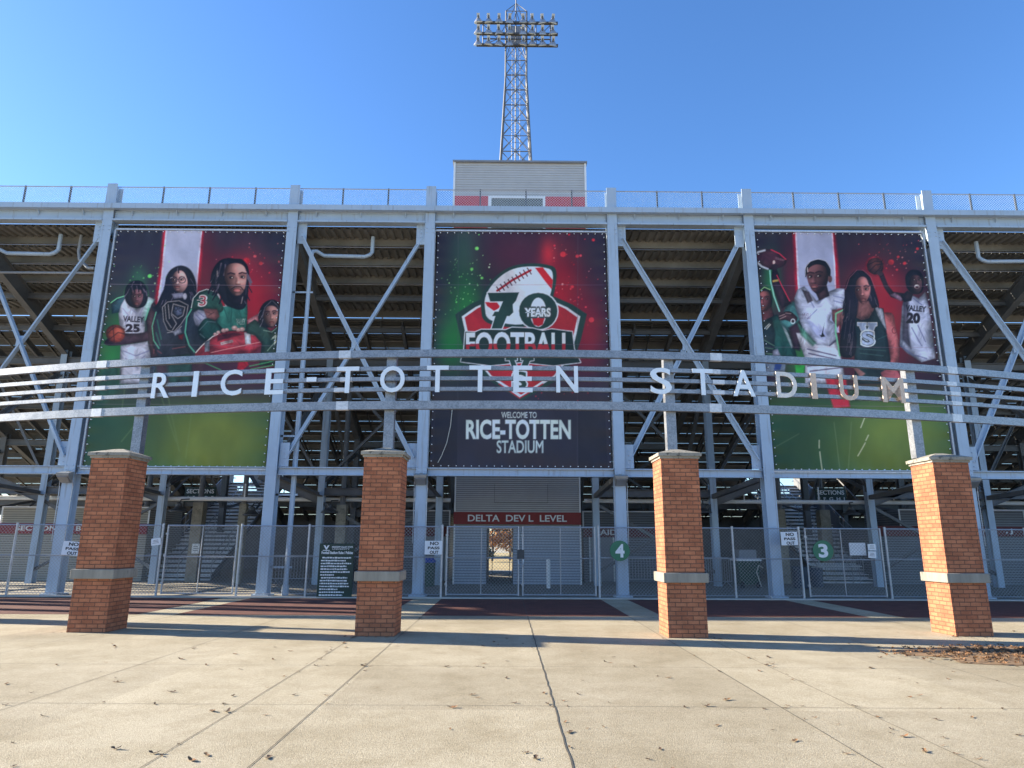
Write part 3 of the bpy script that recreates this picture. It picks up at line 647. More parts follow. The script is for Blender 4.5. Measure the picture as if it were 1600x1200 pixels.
# ================================================================== signs on the fence
def flat_sign(name, label, cat, u0, v0, u1, v1, Y, m, lines=(), tilt=0., group=None, bold=.03, tm='black'):
    a, b = at(u0, v0, Y), at(u1, v1, Y); x0, x1, z1, z0 = a.x, b.x, a.z, b.z; cx, cz = (x0+x1)/2, (z0+z1)/2
    s = thing(name, label, cat, (cx, Y, cz), 0, group)
    MB().box(x0, x1, Y-.008, Y+.008, z0, z1).build('face', m, s, bevel=.003)
    for t, rx, rz_, rw, rh in lines: text_mb(t, x0+(x1-x0)*rx, Y-.013, z1+(z0-z1)*rz_, (x1-x0)*rw, (z1-z0)*rh, .006, bold).build('lettering', M[tm], s)
    s.rotation_euler.y = tilt; return s
NP = (('NO', .55, .19, .5, .25), ('PASS', .52, .52, .68, .2), ('OUT', .55, .84, .5, .24))
flat_sign('notice_sign', 'white NO PASS OUT sign on the fence beside the reddish brick pillar', 'sign', 99, 846, 126.5, 868, FY-.07, M['paper'], NP, radians(4), 'NO PASS OUT signs')
flat_sign('notice_sign', 'white NO PASS OUT sign left of the middle gates', 'sign', 664, 845, 690.5, 866.5, FY-.07, M['paper'], NP, 0, 'NO PASS OUT signs')
flat_sign('notice_sign', 'white NO PASS OUT sign beside the round number 3 sign', 'sign', 1219.5, 831, 1247, 852, FY-.07, M['paper'], NP, radians(-1), 'NO PASS OUT signs')
for n_, u, v, r in (('4', 968.5, 860.5, 15.3), ('3', 1286, 860.5, 15.8)):
    p = at(u, v, FY-.07); R_ = r*FY/1064*.985
    s = thing('number_sign', 'round green gate sign with a white number %s' % n_, 'sign', tuple(p), 0, 'round green gate number signs')
    m = MB(); m.lathe([(R_, -.008), (R_, .008)], tuple(p), 40, 'y'); m.build('face', M['green_sign'], s)
    text_mb(n_, p.x, p.y-.014, p.z, R_*.92, R_*1.32, .008, .035).build('numeral', M['white'], s)
def paper(label, u0, v0, u1, v1, Y, tilt=0.):
    s = flat_sign('paper_notice', label, 'notice', u0, v0, u1, v1, Y, M['white'], (), 0, 'white paper notices')
    a, b = at(u0, v0, Y), at(u1, v1, Y); m = MB(); h = a.z-b.z; w = b.x-a.x
    for k in range(3): m.box(a.x+w*(.25-.05*k), a.x+w*(.75+.03*k), Y-.012, Y-.009, a.z-h*(.30+.2*k), a.z-h*(.25+.2*k))
    m.build('print', M['black'], s); s.rotation_euler.y = tilt; return s
paper('tilted white paper notice on the fence right of the reddish pillar', 237, 841, 250.5, 852, FY-.06, radians(-7))
paper('upper white paper notice on the number 3 gate', 1355.5, 850, 1369, 860, FY-.06)
paper('lower white paper notice on the number 3 gate', 1356, 861.5, 1369.5, 872, FY-.06, radians(2))
flat_sign('blank_board', 'blank white board wired to the number 3 gate', 'board', 1326, 848, 1354, 868, FY+.05, M['paper'])
a, b = at(500, 849, FY-.22), at(551, 932, FY-.22); bx0, bx1, bz1 = a.x, a.x+1.05, a.z
rb = thing('rules_board', 'dark green football stadium rules board with white lines of writing leaning on the fence', 'sign board', ((bx0+bx1)/2, FY-.2, 0))
MB().box(bx0, bx1, FY-.24, FY-.2, .02, bz1).build('panel', M['board_green'], rb, bevel=.006)
m = MB(); W = bx1-bx0; yy = FY-.246
text_mb('MISSISSIPPI VALLEY STATE', bx0+W*.66, yy, bz1-.105, W*.6, .05, .004, .02, m); text_mb('UNIVERSITY', bx0+W*.62, yy, bz1-.165, W*.5, .04, .004, .0, m)
text_mb('Football Stadium Rules / Policies', bx0+W*.52, yy, bz1-.27, W*.9, .085, .004, .03, m)
text_mb('V', bx0+W*.2, yy, bz1-.12, .18, .13, .004, .05, m); m.box(bx0+W*.1, bx0+W*.3, yy, yy+.004, bz1-.215, bz1-.195)
m.build('lettering', M['white'], rb)
m = MB(); z = bz1-.42
for r in range(15):
    xx = bx0+W*(.07 if r not in (0, 7) else .1); end = bx0+W*random.uniform(.72, .95) if r not in (6, 11, 14) else bx0+W*random.uniform(.45, .6)
    while xx < end:
        wl = random.uniform(.025, .09); m.box(xx, min(end, xx+wl), yy, yy+.004, z-.024+random.uniform(0, .006), z+.016+random.uniform(-.004, .008)); xx += wl+.014
    z -= .083
m.build('small_print', M['white'], rb)

# ================================================================== floodlights and shaded lamps
def floodlight(x, label):
    f = thing('floodlight', label, 'floodlight', (x, YF-.3, 3.62), 0, 'box floodlights on the columns')
    m = MB(); m.add([(x+a, YF+b, z) for a, b, z in ((-.21,-.52,3.70),(.21,-.52,3.70),(.21,-.24,3.76),(-.21,-.24,3.76),(-.19,-.50,3.60),(.19,-.50,3.60),(.18,-.26,3.40),(-.18,-.26,3.40))], [(0,1,2,3),(4,7,6,5),(0,4,5,1),(1,5,6,2),(2,6,7,3),(3,7,4,0)])
    m.build('housing', M['lamp'], f, bevel=.015)
    MB().add([(x-.15, YF-.487, 3.585), (x+.15, YF-.487, 3.585), (x+.14, YF-.29, 3.423), (x-.14, YF-.29, 3.423), (x-.15, YF-.497, 3.572), (x+.15, YF-.497, 3.572), (x+.14, YF-.30, 3.41), (x-.14, YF-.30, 3.41)], [(0,3,2,1),(4,5,6,7),(0,1,5,4),(1,2,6,5),(2,3,7,6),(3,0,4,7)]).build('lens', M['reflector'], f)
    m = MB(); m.box(x-.05, x+.05, YF-.26, YF-.2, 3.5, 3.78); m.build('bracket', M['lamp'], f)
    m = MB()
    for s in (-1, 1): m.tube([(x+s*.2, YF-.28, 3.5), (x+s*.21, YF-.22, 3.3), (x+s*.2, YF-.22, 3.1), (x+s*.2, YF-.22, 1.6)], .013, 5)
    m.build('conduit', M['tube'], f)
for xx, l in ((XC[4], 'floodlight under the girder left of the reddish pillar'), (XC[6], 'floodlight on the column left of the red lettered fascia'), (XC[7], 'floodlight above the round number 4 sign'), (XC[9], 'floodlight on the column right of the last sunlit pillar')):
    floodlight(xx, l)
def shade(u, v, Y, label):
    p = at(u, v, Y); s = thing('shaded_lamp', label, 'lamp', tuple(p), 0, 'shaded lamps on the inner columns')
    m = MB(); m.lathe([(.34, -.06), (.33, -.02), (.2, .06), (.13, .14), (.11, .26), (.03, .3)], tuple(p), 16); m.build('lamp_shade', M['lampdark'], s, smooth=False)
    MB().tube([(p.x, p.y, p.z+.26), (p.x+.02, p.y+.1, p.z+.42), (p.x+.25, p.y+.3, p.z+.45)], .025, 6).build('arm', M['lampdark'], s)
for u, v, l in ((279, 797, 'shaded lamp below the left SECTIONS board'), (515, 799, 'shaded lamp above the dark rules board'), (1099, 799, 'shaded lamp right of the number 4 pillar'), (1330, 802, 'shaded lamp below the right SECTIONS board'), (393, 803, 'shaded lamp beside the left stair')):
    shade(u, v, 27.4, l)

# ================================================================== rooms on the concourse
def room(label, x0, x1, y, ux0, ux1, zf, text=None, tx=0, tw=1, m_='siding_beige', inner=(0,0)):
    r = thing('concession_room', label, 'building', ((x0+x1)/2, y, 0))
    m = MB(); ribbed(m, x0, x1, y, .0, zf, .095, .02); m.box(x0, x1, y+.03, y+3.2, 0, zf+.4); m.build('lower_wall', M[m_], r)
    m = MB(); ribbed(m, ux0, ux1, y, zf+.43, zf+1.1, .085, .016); m.box(ux0, ux1, y+.03, y+3, zf+.43, zf+1.1); m.build('upper_wall', M[m_], r)
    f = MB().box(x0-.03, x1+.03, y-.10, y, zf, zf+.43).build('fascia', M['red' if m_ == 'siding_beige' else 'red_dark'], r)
    if text: text_mb(text, tx, y-.115, zf+.215, tw, .24, .012, .02).build('lettering', M['white'], f)
    m = MB(); m.box(ux0-.05, ux1+.05, y-.04, y, zf+1.1, zf+1.15); m.box(ux0-.05, ux0+.01, y-.03, y, zf+.43, zf+1.1); m.box(ux1-.01, ux1+.05, y-.03, y, zf+.43, zf+1.1); m.build('trim', M['white'], r)
    return r
room('beige ribbed concession room with a red SECT ONS fascia left of the plaza', -30, -15.4, 30, at(5, 800, 30).x, -15.4, 1.92, 'SECT ONS A, B,', at(80, 825, 30).x, 2.85)
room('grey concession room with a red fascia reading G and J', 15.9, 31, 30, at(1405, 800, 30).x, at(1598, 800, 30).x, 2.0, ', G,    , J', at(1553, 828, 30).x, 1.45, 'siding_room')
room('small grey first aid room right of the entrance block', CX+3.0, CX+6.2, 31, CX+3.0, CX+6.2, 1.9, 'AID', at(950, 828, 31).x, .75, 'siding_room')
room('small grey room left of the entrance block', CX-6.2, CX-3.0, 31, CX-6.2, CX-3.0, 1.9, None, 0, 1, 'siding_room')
def door_panel(xa, xb, y, label):
    d = thing('room_door', label, 'door', ((xa+xb)/2, y, 0)); MB().box(xa, xb, y-.05, y-.01, .02, 2.0).build('leaf', M['plain_grey'], d)
    m = MB(); m.box(xa-.06, xa, y-.06, y-.005, 0, 2.06); m.box(xb, xb+.06, y-.06, y-.005, 0, 2.06); m.box(xa, xb, y-.06, y-.005, 2.0, 2.06); m.build('frame', M['white'], d)
door_panel(at(958, 870, 31).x-1.0, at(958, 870, 31).x, 31, 'pale framed door of the first aid room')
door_panel(at(664, 870, 31).x-.1, at(664, 870, 31).x+.9, 31, 'pale framed door behind the column left of the entrance')

# ================================================================== stairs, section boards, stub posts
def stair(x0, x1, label, side):
    s = thing('stair', label, 'stair', ((x0+x1)/2, 28.4, 0), 0, 'concourse stairs up to the seats')
    m = MB(); n = 26; ys, zs = 30.5, 0.
    for i in range(n):
        y = ys+i*.33; z = .188*(i+1); m.box(x0, x1, y-.02, y+.34, z-.04, z); m.box(x0, x1, y+.03, y+.045, z-.188, z-.115)
    m.build('treads', M['tread'], s)
    m = MB()
    for x_ in (x0-.06, x1): m.add([(x_, ys, -.0), (x_+.06, ys, 0), (x_+.06, ys+n*.33, .188*n-.25), (x_, ys+n*.33, .188*n-.25), (x_, ys, .2), (x_+.06, ys, .2), (x_+.06, ys+n*.33, .188*n+.1), (x_, ys+n*.33, .188*n+.1)], [(0,3,2,1),(4,5,6,7),(0,1,5,4),(1,2,6,5),(2,3,7,6),(3,0,4,7)])
    m.build('stringers', M['steel_in'], s)
    xo = x0 if side < 0 else x1                # solid side panel towards the top
    i0 = 11; MB().add([(xo-.03, ys+i0*.33, .188*i0), (xo+.03, ys+i0*.33, .188*i0), (xo+.03, ys+n*.33, .188*n), (xo-.03, ys+n*.33, .188*n), (xo-.03, ys+i0*.33, .188*i0+.9), (xo+.03, ys+i0*.33, .188*i0+.9), (xo+.03, ys+n*.33, .188*n+.9), (xo-.03, ys+n*.33, .188*n+.9)], [(0,3,2,1),(4,5,6,7),(0,1,5,4),(1,2,6,5),(2,3,7,6),(3,0,4,7)]).build('side_panel', M['steel_in'], s)
    for x_ in (x0, (x0+x1)/2, x1):
        m = MB()
        for h in (.95, .55): m.rod((x_, ys, h+.1), (x_, ys+n*.33, .188*n+h), .022)
        for i in range(0, n+1, 5): m.rod((x_, ys+i*.33, .188*i), (x_, ys+i*.33, .188*i+.98), .02)
        m.build('handrail', M['tube'], s)
    m = MB()
    for x_ in (x0, x1): m.rod((x_, ys+n*.33, .188*n+.95), (x_, ys+n*.33+3, .188*n+.95), .022); m.rod((x_, ys+n*.33+3, .188*n), (x_, ys+n*.33+3, .188*n+.95), .02)
    m.box(x0-.1, x1+.1, ys+n*.33, ys+n*.33+1.4, .188*n-.1, .188*n); m.build('landing', M['plain_grey'], s)
stair(CX-16.0, CX-13.15, 'metal stair climbing to the sky left of the rules board', -1)
stair(CX+13.15, CX+16.0, 'metal stair climbing to the sky behind the number 3 gate', 1)
def section_board(u, v, Y, lines, label):
    p = at(u, v, Y); s = thing('section_board', label, 'sign', tuple(p)); w = 1.35
    MB().box(p.x-w/2, p.x+w/2, Y-.02, Y+.02, p.z-.33, p.z+.33).build('face', M['green_sign'] if 0 else M['board_green'], s)
    for k, t in enumerate(lines): text_mb(t, p.x, Y-.03, p.z+.15-.3*k, w*.88, .19, .008, .02).build('lettering', M['white'], s)
    m = MB()
    for q in (-.4, .4): m.rod((p.x+q, Y, p.z+.33), (p.x+q, Y, p.z+.9), .015)
    m.build('hangers', M['rail_post'], s)
section_board(313, 773, 30.2, ('SECTIONS', 'A, B, C, D, E'), 'dark green board reading SECTIONS A to E beside the left stair')
section_board(1298, 775, 30.2, ('SECTIONS', 'E, F, G, H, J'), 'dark green board reading SECTIONS E to J beside the right stair')
def stub(u, v, h, w, label):
    g = gnd(u, v); s = thing('concrete_post', label, 'post', (g.x, g.y, 0), 0, 'concrete stub posts under the stand')
    MB().taper(g.x-w/2, g.x+w/2, g.y-w/2, g.y+w/2, 0, h, .015, .015).build('shaft', M['conc_post'], s, bevel=.01)
    MB().rod((g.x, g.y, h), (g.x, g.y, dz(g.y)-.4), .11, 10).build('pipe', M['steel_in'], s); MB().box(g.x-w*.4, g.x+w*.4, g.y-w*.4, g.y+w*.4, h, h+.03).build('base_plate', M['steel_in'], s)
    return g
g0 = stub(300, 909, 3.25, .46, 'mossy concrete post with a paper notice beside the left stair')
stub(370, 911, 3.15, .32, 'thinner concrete post right of the left stair'); stub(528, 913, 3.1, .42, 'concrete post behind the rules board'); stub(215, 907, 3.1, .36, 'concrete post just right of the reddish pillar')
stub(1296, 908, 3.2, .50, 'dark concrete post below the right SECTIONS board'); stub(1228, 912, 3.1, .36, 'dark concrete post left of the number 3 sign'); stub(1372, 909, 2.6, .3, 'dark concrete post behind the blank white board')
paper('white paper notice pasted on the mossy concrete post', 300.5, 849.5, 311, 865, g0.y-.25)

# ================================================================== loose things on the concourse
g = gnd(857, 919)
bo = thing('bollard', 'short white bollard in front of the entrance wall', 'bollard', (g.x, g.y, 0)); MB().lathe([(.075, 0), (.075, 1.0), (.05, 1.05)], (g.x, g.y, 0), 14).build('tube', M['white'], bo, smooth=False); MB().lathe([(.08, 1.0), (.05, 1.05), (.02, 1.06)], (g.x, g.y, .004), 14).build('cap', M['white'], bo)
def barrier(u, v, rz, label, w=2.1):
    g = gnd(u, v); b = thing('crowd_barrier', label, 'barrier', (g.x, g.y, 0), rz, 'steel crowd barriers'); m = MB()
    m.tube([(-w/2, 0, .2), (-w/2, 0, .95), (-w/2+.05, 0, 1.05), (-w/2+.15, 0, 1.1), (w/2-.15, 0, 1.1), (w/2-.05, 0, 1.05), (w/2, 0, .95), (w/2, 0, .2), (-w/2, 0, .2)], .02, 6); m.build('frame', M['tube'], b, local=True)
    m = MB()
    for k in range(1, 16): m.rod((-w/2+w*k/16, 0, .2), (-w/2+w*k/16, 0, 1.1), .009, 5)
    m.build('bars', M['tube'], b, local=True)
    for s in (-1, 1): MB().tube([(s*w*.35, -.28, .015), (s*w*.35, -.05, .18), (s*w*.35, .05, .18), (s*w*.35, .28, .015)], .016, 5).build('foot', M['tube'], b, local=True)
barrier(1003, 913, .1, 'crowd barrier left of the number 4 pillar', 2.0); barrier(1116, 917, .35, 'crowd barrier just right of the number 4 pillar', 1.7); barrier(985, 908, -.1, 'crowd barrier standing behind another next to the number 4 column', 2.0)
barrier(1322, 911, .2, 'crowd barrier behind the number 3 gate', 1.9); barrier(228, 907, .05, 'crowd barrier right of the reddish pillar', 1.6); barrier(458, 912, .1, 'crowd barrier left of the rules board', 1.9)
def drum(u, v, m_, label, h=.9, r=.29, lid=None):
    g = gnd(u, v); d = thing('waste_drum', label, 'bin', (g.x, g.y, 0)); MB().lathe([(r*.94, 0), (r*.96, .02), (r*.97, h*.33), (r*1.02, h*.35), (r*.98, h*.37), (r*.99, h*.65), (r*1.03, h*.67), (r, h*.7), (r, h-.02), (r*1.04, h), (r*.9, h), (r*.88, h-.1)], (g.x, g.y, 0), 20).build('body', M[m_], d, smooth=False)
    if lid: MB().lathe([(r*1.08, h), (r*1.1, h+.05), (r*.8, h+.16), (r*.3, h+.2)], (g.x, g.y, 0), 20).build('bag', M[lid], d)
drum(669, 916, 'greenbin', 'dark drum with a blue bag right of the NO PASS OUT sign', .88, .25, 'blue'); drum(1252, 919, 'bluebin', 'blue drum behind the number 3 gate post', .8, .28); drum(1275, 917, 'bluebin', 'blue drum lower left of the number 3 sign', .72, .3)
g = gnd(1168, 918)
ct = thing('waste_cart', 'dark green wheeled waste cart with a white lid box beside the drain pipe', 'cart', (g.x, g.y, 0))
MB().taper(g.x-.42, g.x+.42, g.y-.4, g.y+.4, 1.0, .12, .07, .07).build('body', M['greenbin'], ct); MB().box(g.x-.46, g.x+.46, g.y-.44, g.y+.44, 1.0, 1.06).build('rim', M['white'], ct)
MB().box(g.x-.34, g.x+.34, g.y-.3, g.y+.3, 1.1, 1.42).build('lid_box', M['plain_grey'], ct, bevel=.03)
for q in (-.3, .3): MB().lathe([(.12, -.04), (.12, .04)], (g.x+q, g.y-.36, .12), 14, 'x').build('wheel', M['tyre'], ct)
MB().tube([(g.x+.5, g.y-.4, .75), (g.x+.3, g.y-.55, .85), (g.x+.2, g.y-.55, .6), (g.x+.35, g.y-.55, .05)], .02, 6).build('handle', M['rope'], ct)
for k, (u, v, l) in enumerate(((47, 903, 'pale coiled hose against the beige wall, the one nearer the edge'), (66, 902, 'darker coiled hose against the beige wall beside a paler one'))):
    g = gnd(u, v, 0); h = thing('hose_coil', l, 'hose', (g.x, g.y, 0)); m = MB()
    for q in range(5): m.tube([(g.x+(.36-.02*q)*cos(a), g.y+.1*q-.2, .40+(.36-.02*q)*sin(a)) for a in np.linspace(0, 2*pi, 24)], .035, 6)
    m.build('coil', M['rope'] if k == 0 else M['tyre'], h)
# turnstile-like tables behind the number 3 gate
for (u, v, l) in ((1310, 913, 'folding table in the shade behind the number 3 sign'),):
    g = gnd(u, v); t_ = thing('folding_table', l, 'table', (g.x, g.y, 0)); MB().box(g.x-.9, g.x+.9, g.y-.35, g.y+.35, .72, .75).build('tabletop', M['white'], t_)
    for sx in (-.8, .8):
        for sy in (-.28, .28): MB().rod((g.x+sx, g.y+sy, 0), (g.x+sx, g.y+sy, .72), .016).build('leg', M['tube'], t_)

# ================================================================== leaf bed and fallen leaves
bed = MB(); n = 46; pts = []
for k in range(n):
    a = 2*pi*k/n; r = 1+.10*sin(3*a+1)+.06*sin(7*a)+random.uniform(-.04, .04); pts.append((8.9+3.05*r*cos(a), 10.78+.98*r*sin(a)))
bed.add([(8.9, 10.78, .03)]+[(8.9+(px-8.9)*.6, 10.78+(py-10.78)*.6, .025) for px, py in pts]+[(px, py, .005) for px, py in pts], [(0, 1+k, 1+(k+1) % n) for k in range(n)]+[(1+k, 1+n+k, 1+n+(k+1) % n, 1+(k+1) % n) for k in range(n)])
tag(bed.build('leaf_bed_soil', M['earth']), kind='structure')
def leaf_verts(L, rnd):
    """lobed, curled oak-like leaf about L long"""
    k = 7; out = []; curl = rnd.uniform(.25, .9); tw = rnd.uniform(-.6, .6)
    for i in range(k):
        t = i/(k-1); w = L*.34*sin(pi*(t*.86+.1))*(1 if i % 2 else .45)*rnd.uniform(.7, 1.2); xx = L*(t-.5)
        zc = curl*L*.5*(t-.45)**2*2.2
        for s in (-1, 0, 1): out.append((xx, s*w, zc+abs(s)*w*rnd.uniform(.0, .5)+abs(tw*w*.15)+.001))
    fs = []
    for i in range(k-1):
        for s in (0, 1): fs.append((i*3+s, (i+1)*3+s, (i+1)*3+s+1, i*3+s+1))
    return out, fs
rnd = random.Random(5)
for mi in ('leaf', 'leaf3', 'leaf2'):
    lb = MB()
    for _ in range(470):
        while True:
            a = rnd.uniform(0, 2*pi); r = sqrt(rnd.random())*1.08; px, py = 8.9+3.05*r*cos(a), 10.78+.98*r*sin(a)
            if r < .8 or rnd.random() < .4: break
        vs, fs = leaf_verts(rnd.uniform(.04, .095), rnd); a = rnd.uniform(0, 2*pi); ti = rnd.uniform(-.6, .6)
        q = Matrix.Rotation(a, 3, 'Z') @ Matrix.Rotation(ti, 3, 'X'); lb.add([tuple(q @ Vector(v)+Vector((px, py, .02+rnd.uniform(0, .02)))) for v in vs], fs)
    tag(lb.build('leaf_litter', M[mi]), kind='stuff')
protos = []
for k in range(7):
    vs, fs = leaf_verts(rnd.uniform(.07, .105), rnd); m = MB(); m.add(vs, fs)
    protos.append(tag(m.build('fallen_leaf', M[('leaf', 'leaf2', 'leaf2', 'leaf', 'leaf2', 'leaf3', 'leaf2')[k]]), 'small curled dry leaf lying on the sunlit plaza concrete', 'leaf', 'fallen leaves on the plaza'))
for i in range(250):
    o = protos[i] if i < 7 else protos[rnd.randrange(7)].copy()
    if i >= 7: col.objects.link(o)
    Y = rnd.uniform(5.3, 12) if rnd.random() < .85 else rnd.uniform(11, 16)
    X = rnd.uniform(-.76, .80)*Y
    if rnd.random() < .35: X = abs(X)
    k_ = rnd.random()
    if k_ < .16: X = rnd.choice((-2.64, -1.87, .5, 2.79, 3.55))+rnd.gauss(0, .05)
    elif k_ < .26: Y = rnd.choice((7.45, 9.72))+rnd.gauss(0, .05)
    elif k_ < .34: q_ = rnd.choice(PX[1:5]); X, Y = CX+q_[0]+rnd.uniform(-.6, .6), q_[1]-.38-abs(rnd.gauss(0, .12))
    o.location = (X, Y, .004); o.rotation_euler = (rnd.uniform(-.06, .06), rnd.uniform(-.06, .06), rnd.uniform(0, 6.28)); s_ = rnd.choice((.45, .6, .7, .8, 1.1))*rnd.uniform(.85, 1.1); o.scale = (s_, s_, s_)

# ================================================================== trees beyond the field
def tree(x, y, h, r, m_, label, low=.25, nleaf=1100):
    t_ = thing('tree', label, 'tree', (x, y, 0)); tr = MB(); q = random.Random(int(x*7+y))
    tr.tube([(x, y, 0), (x+.1, y, h*.35), (x+.2, y+.1, h*.75)], [h*.035, h*.025, h*.008], 8); tips = []
    for k in range(9):
        a = q.uniform(0, 6.28); z0 = h*q.uniform(low, .6); e = (x+r*.75*cos(a), y+r*.75*sin(a), z0+h*q.uniform(.08, .3)); tr.tube([(x+.08, y, z0), ((x+e[0])/2, (y+e[1])/2, (z0+e[2])/2+.2), e], [h*.014, h*.009, h*.003], 6); tips.append(e)
    tr.build('trunk', M['bark'], t_); cr = MB(); cl = tips+[(x+q.uniform(-.5, .5)*r, y+q.uniform(-.5, .5)*r, h*q.uniform(.5, .95)) for _ in range(10)]
    for _ in range(nleaf):
        c_ = q.choice(cl); p = Vector(c_)+Vector((q.gauss(0, r*.2), q.gauss(0, r*.2), q.gauss(0, h*.075))); s_ = q.uniform(.07, .16)*r*.45+.05
        A = Vector((q.gauss(0, 1), q.gauss(0, 1), q.gauss(0, 1))).normalized(); B = A.cross(Vector((q.gauss(0, 1), q.gauss(0, 1), q.gauss(0, 1)))).normalized()
        cr.add([tuple(p+A*s_), tuple(p+B*s_*.6), tuple(p-A*s_), tuple(p-B*s_*.6)], [(0, 1, 2, 3)])
    cr.build('crown', M[m_], t_)
for i, (x_, y_, h, r, m_, l) in enumerate([(-1.3, 66, 3.4, 2.0, 'fol_orange', 'orange autumn tree seen through the sunny doorway'), (.4, 69, 4., 1.8, 'fol_brown', 'brown tree right of the orange one in the doorway view'), (-1.9, 62, 1.5, .9, 'fol_green', 'low dark bush seen through the sunny doorway'),
     (-6, 85, 7, 3.5, 'fol_brown', 'brown tree far behind the stand, left of the doorway view'), (3.5, 82, 6, 3, 'fol_brown', 'brown tree far behind the stand, right of the doorway view'), (-16, 95, 8, 4, 'fol_green', 'dark green tree beyond the field behind the left stair'), (18, 96, 8, 4, 'fol_green', 'dark green tree beyond the field behind the right stair')]):
    tree(x_, y_, h, r, m_, l, .12 if i < 3 else .25)
# ================================================================== printed banners (the print is a colour layer on each banner's own sheet)
class Print:
    """paints flat printed colours on the vertices of one banner sheet; (u, v) run across and down the sheet"""
    def __init__(s, x0, x1, z0, z1, y, step):
        s.nx = int((x1-x0)/step)+1; s.nz = int((z1-z0)/step)+1
        X, Z = np.meshgrid(np.linspace(x0, x1, s.nx), np.linspace(z1, z0, s.nz)); s.X, s.Z = X, Z
        P = np.stack([X, np.full_like(X, y), Z-EYE], -1); w = P @ np.array(_fw)
        s.U = 800+F*(P @ np.array(_rt))/w; s.V = 600-F*(P @ np.array(_up))/w
        s.C = np.zeros(X.shape+(3,)); s.rs = np.random.RandomState(3)
        q = np.random.RandomState(11); s.N = np.zeros(X.shape); wu, wv = s.U.copy(), s.V.copy()
        for k in range(7):                      # printed cloth and skin texture
            f = .09*1.45**k; a = q.uniform(0, 6.28); ph = q.uniform(0, 6.28); wave = np.sin(f*(wu*cos(a)+wv*sin(a))+ph); s.N += wave/1.18**k; wu = wu+wave*3.2*cos(a+1.3); wv = wv+wave*3.2*sin(a+1.3)
        s.N /= s.N.std(); s.tex = .15; s.vol = 0.
    def _blend(s, sl, a, c): s.C[sl] = s.C[sl]*(1-a[..., None])+np.array(c, float)*a[..., None]
    def _box(s, u0, u1, v0, v1):
        m = (s.U >= u0) & (s.U <= u1) & (s.V >= v0) & (s.V <= v1)
        r = np.where(m.any(1))[0]; q = np.where(m.any(0))[0]
        if not len(r) or not len(q): return None
        return (slice(r[0], r[-1]+1), slice(q[0], q[-1]+1))
    def edges(s, E, c, soft=.7, alpha=1., grow=0., cfun=None):
        E = np.asarray(E, float); pad = soft+abs(grow)+1
        sl = s._box(E[..., 0].min()-pad, E[..., 0].max()+pad, E[..., 1].min()-pad, E[..., 1].max()+pad)
        if sl is None: return
        u, v = s.U[sl], s.V[sl]; ins = np.zeros(u.shape, bool); d2 = np.full(u.shape, 1e9)
        for (x1, y1), (x2, y2) in E:
            if y1 != y2: ins ^= ((y1 > v) != (y2 > v)) & (u < (x2-x1)*(v-y1)/(y2-y1)+x1)
            dx, dy = x2-x1, y2-y1; L = dx*dx+dy*dy+1e-12; t = np.clip(((u-x1)*dx+(v-y1)*dy)/L, 0, 1); d2 = np.minimum(d2, (u-x1-t*dx)**2+(v-y1-t*dy)**2)
        sd_ = np.where(ins, 1, -1)*np.sqrt(d2)+grow; a = np.clip(.5+sd_/(2*soft), 0, 1)*alpha
        cc = np.array(c, float)*(1+s.tex*np.clip(s.N[sl], -2, 2))[..., None] if cfun is None else cfun(u, v)
        if s.vol and cfun is None: cc = cc*(.55+.5*np.clip(sd_/s.vol+.25*s.N[sl]*.4, 0, 1)**.8)[..., None]
        s.C[sl] = s.C[sl]*(1-a[..., None])+cc*a[..., None]
    def poly(s, pts, c, soft=.7, alpha=1., grow=0., sm=False, cfun=None):
        p = np.array(pts, float)
        if sm:
            n = len(p); o = []
            for i in range(n):
                a, b, d, e = p[i-1], p[i], p[(i+1) % n], p[(i+2) % n]
                for t in np.linspace(0, 1, 5)[:-1]: o.append(.5*((2*b)+(-a+d)*t+(2*a-5*b+4*d-e)*t*t+(-a+3*b-3*d+e)*t**3))
            p = np.array(o)
        s.edges(np.stack([p, np.roll(p, -1, 0)], 1), c, soft, alpha, grow, cfun)
    def line(s, pts, w, c, soft=.6, alpha=1.):
        p = np.array(pts, float); pad = w+soft+1; sl = s._box(p[:, 0].min()-pad, p[:, 0].max()+pad, p[:, 1].min()-pad, p[:, 1].max()+pad)
        if sl is None: return
        u, v = s.U[sl], s.V[sl]; d2 = np.full(u.shape, 1e9)
        for (x1, y1), (x2, y2) in zip(p[:-1], p[1:]):
            dx, dy = x2-x1, y2-y1; L = dx*dx+dy*dy+1e-12; t = np.clip(((u-x1)*dx+(v-y1)*dy)/L, 0, 1); d2 = np.minimum(d2, (u-x1-t*dx)**2+(v-y1-t*dy)**2)
        s._blend(sl, np.clip(.5+(w/2-np.sqrt(d2))/(2*soft), 0, 1)*alpha, c)
    def ell(s, cx, cy, rx, ry, c, soft=.7, alpha=1., rot=0.):
        vo = s.vol; s.vol = min(vo, rx*.9) if rx > 8 else 0.
        t = np.linspace(0, 2*pi, 25)[:-1]; x, y = rx*np.cos(t), ry*np.sin(t); s.poly(np.stack([cx+x*cos(rot)-y*sin(rot), cy+x*sin(rot)+y*cos(rot)], 1), c, soft, alpha); s.vol = vo
    def ring(s, cx, cy, rx, ry, w, c):
        t = np.linspace(0, 2*pi, 21); s.line(np.stack([cx+rx*np.cos(t), cy+ry*np.sin(t)], 1), w, c)
    def glow(s, cx, cy, rx, ry, c, alpha): s._blend((slice(None), slice(None)), np.exp(-((s.U-cx)/rx)**2-((s.V-cy)/ry)**2)*alpha, c)
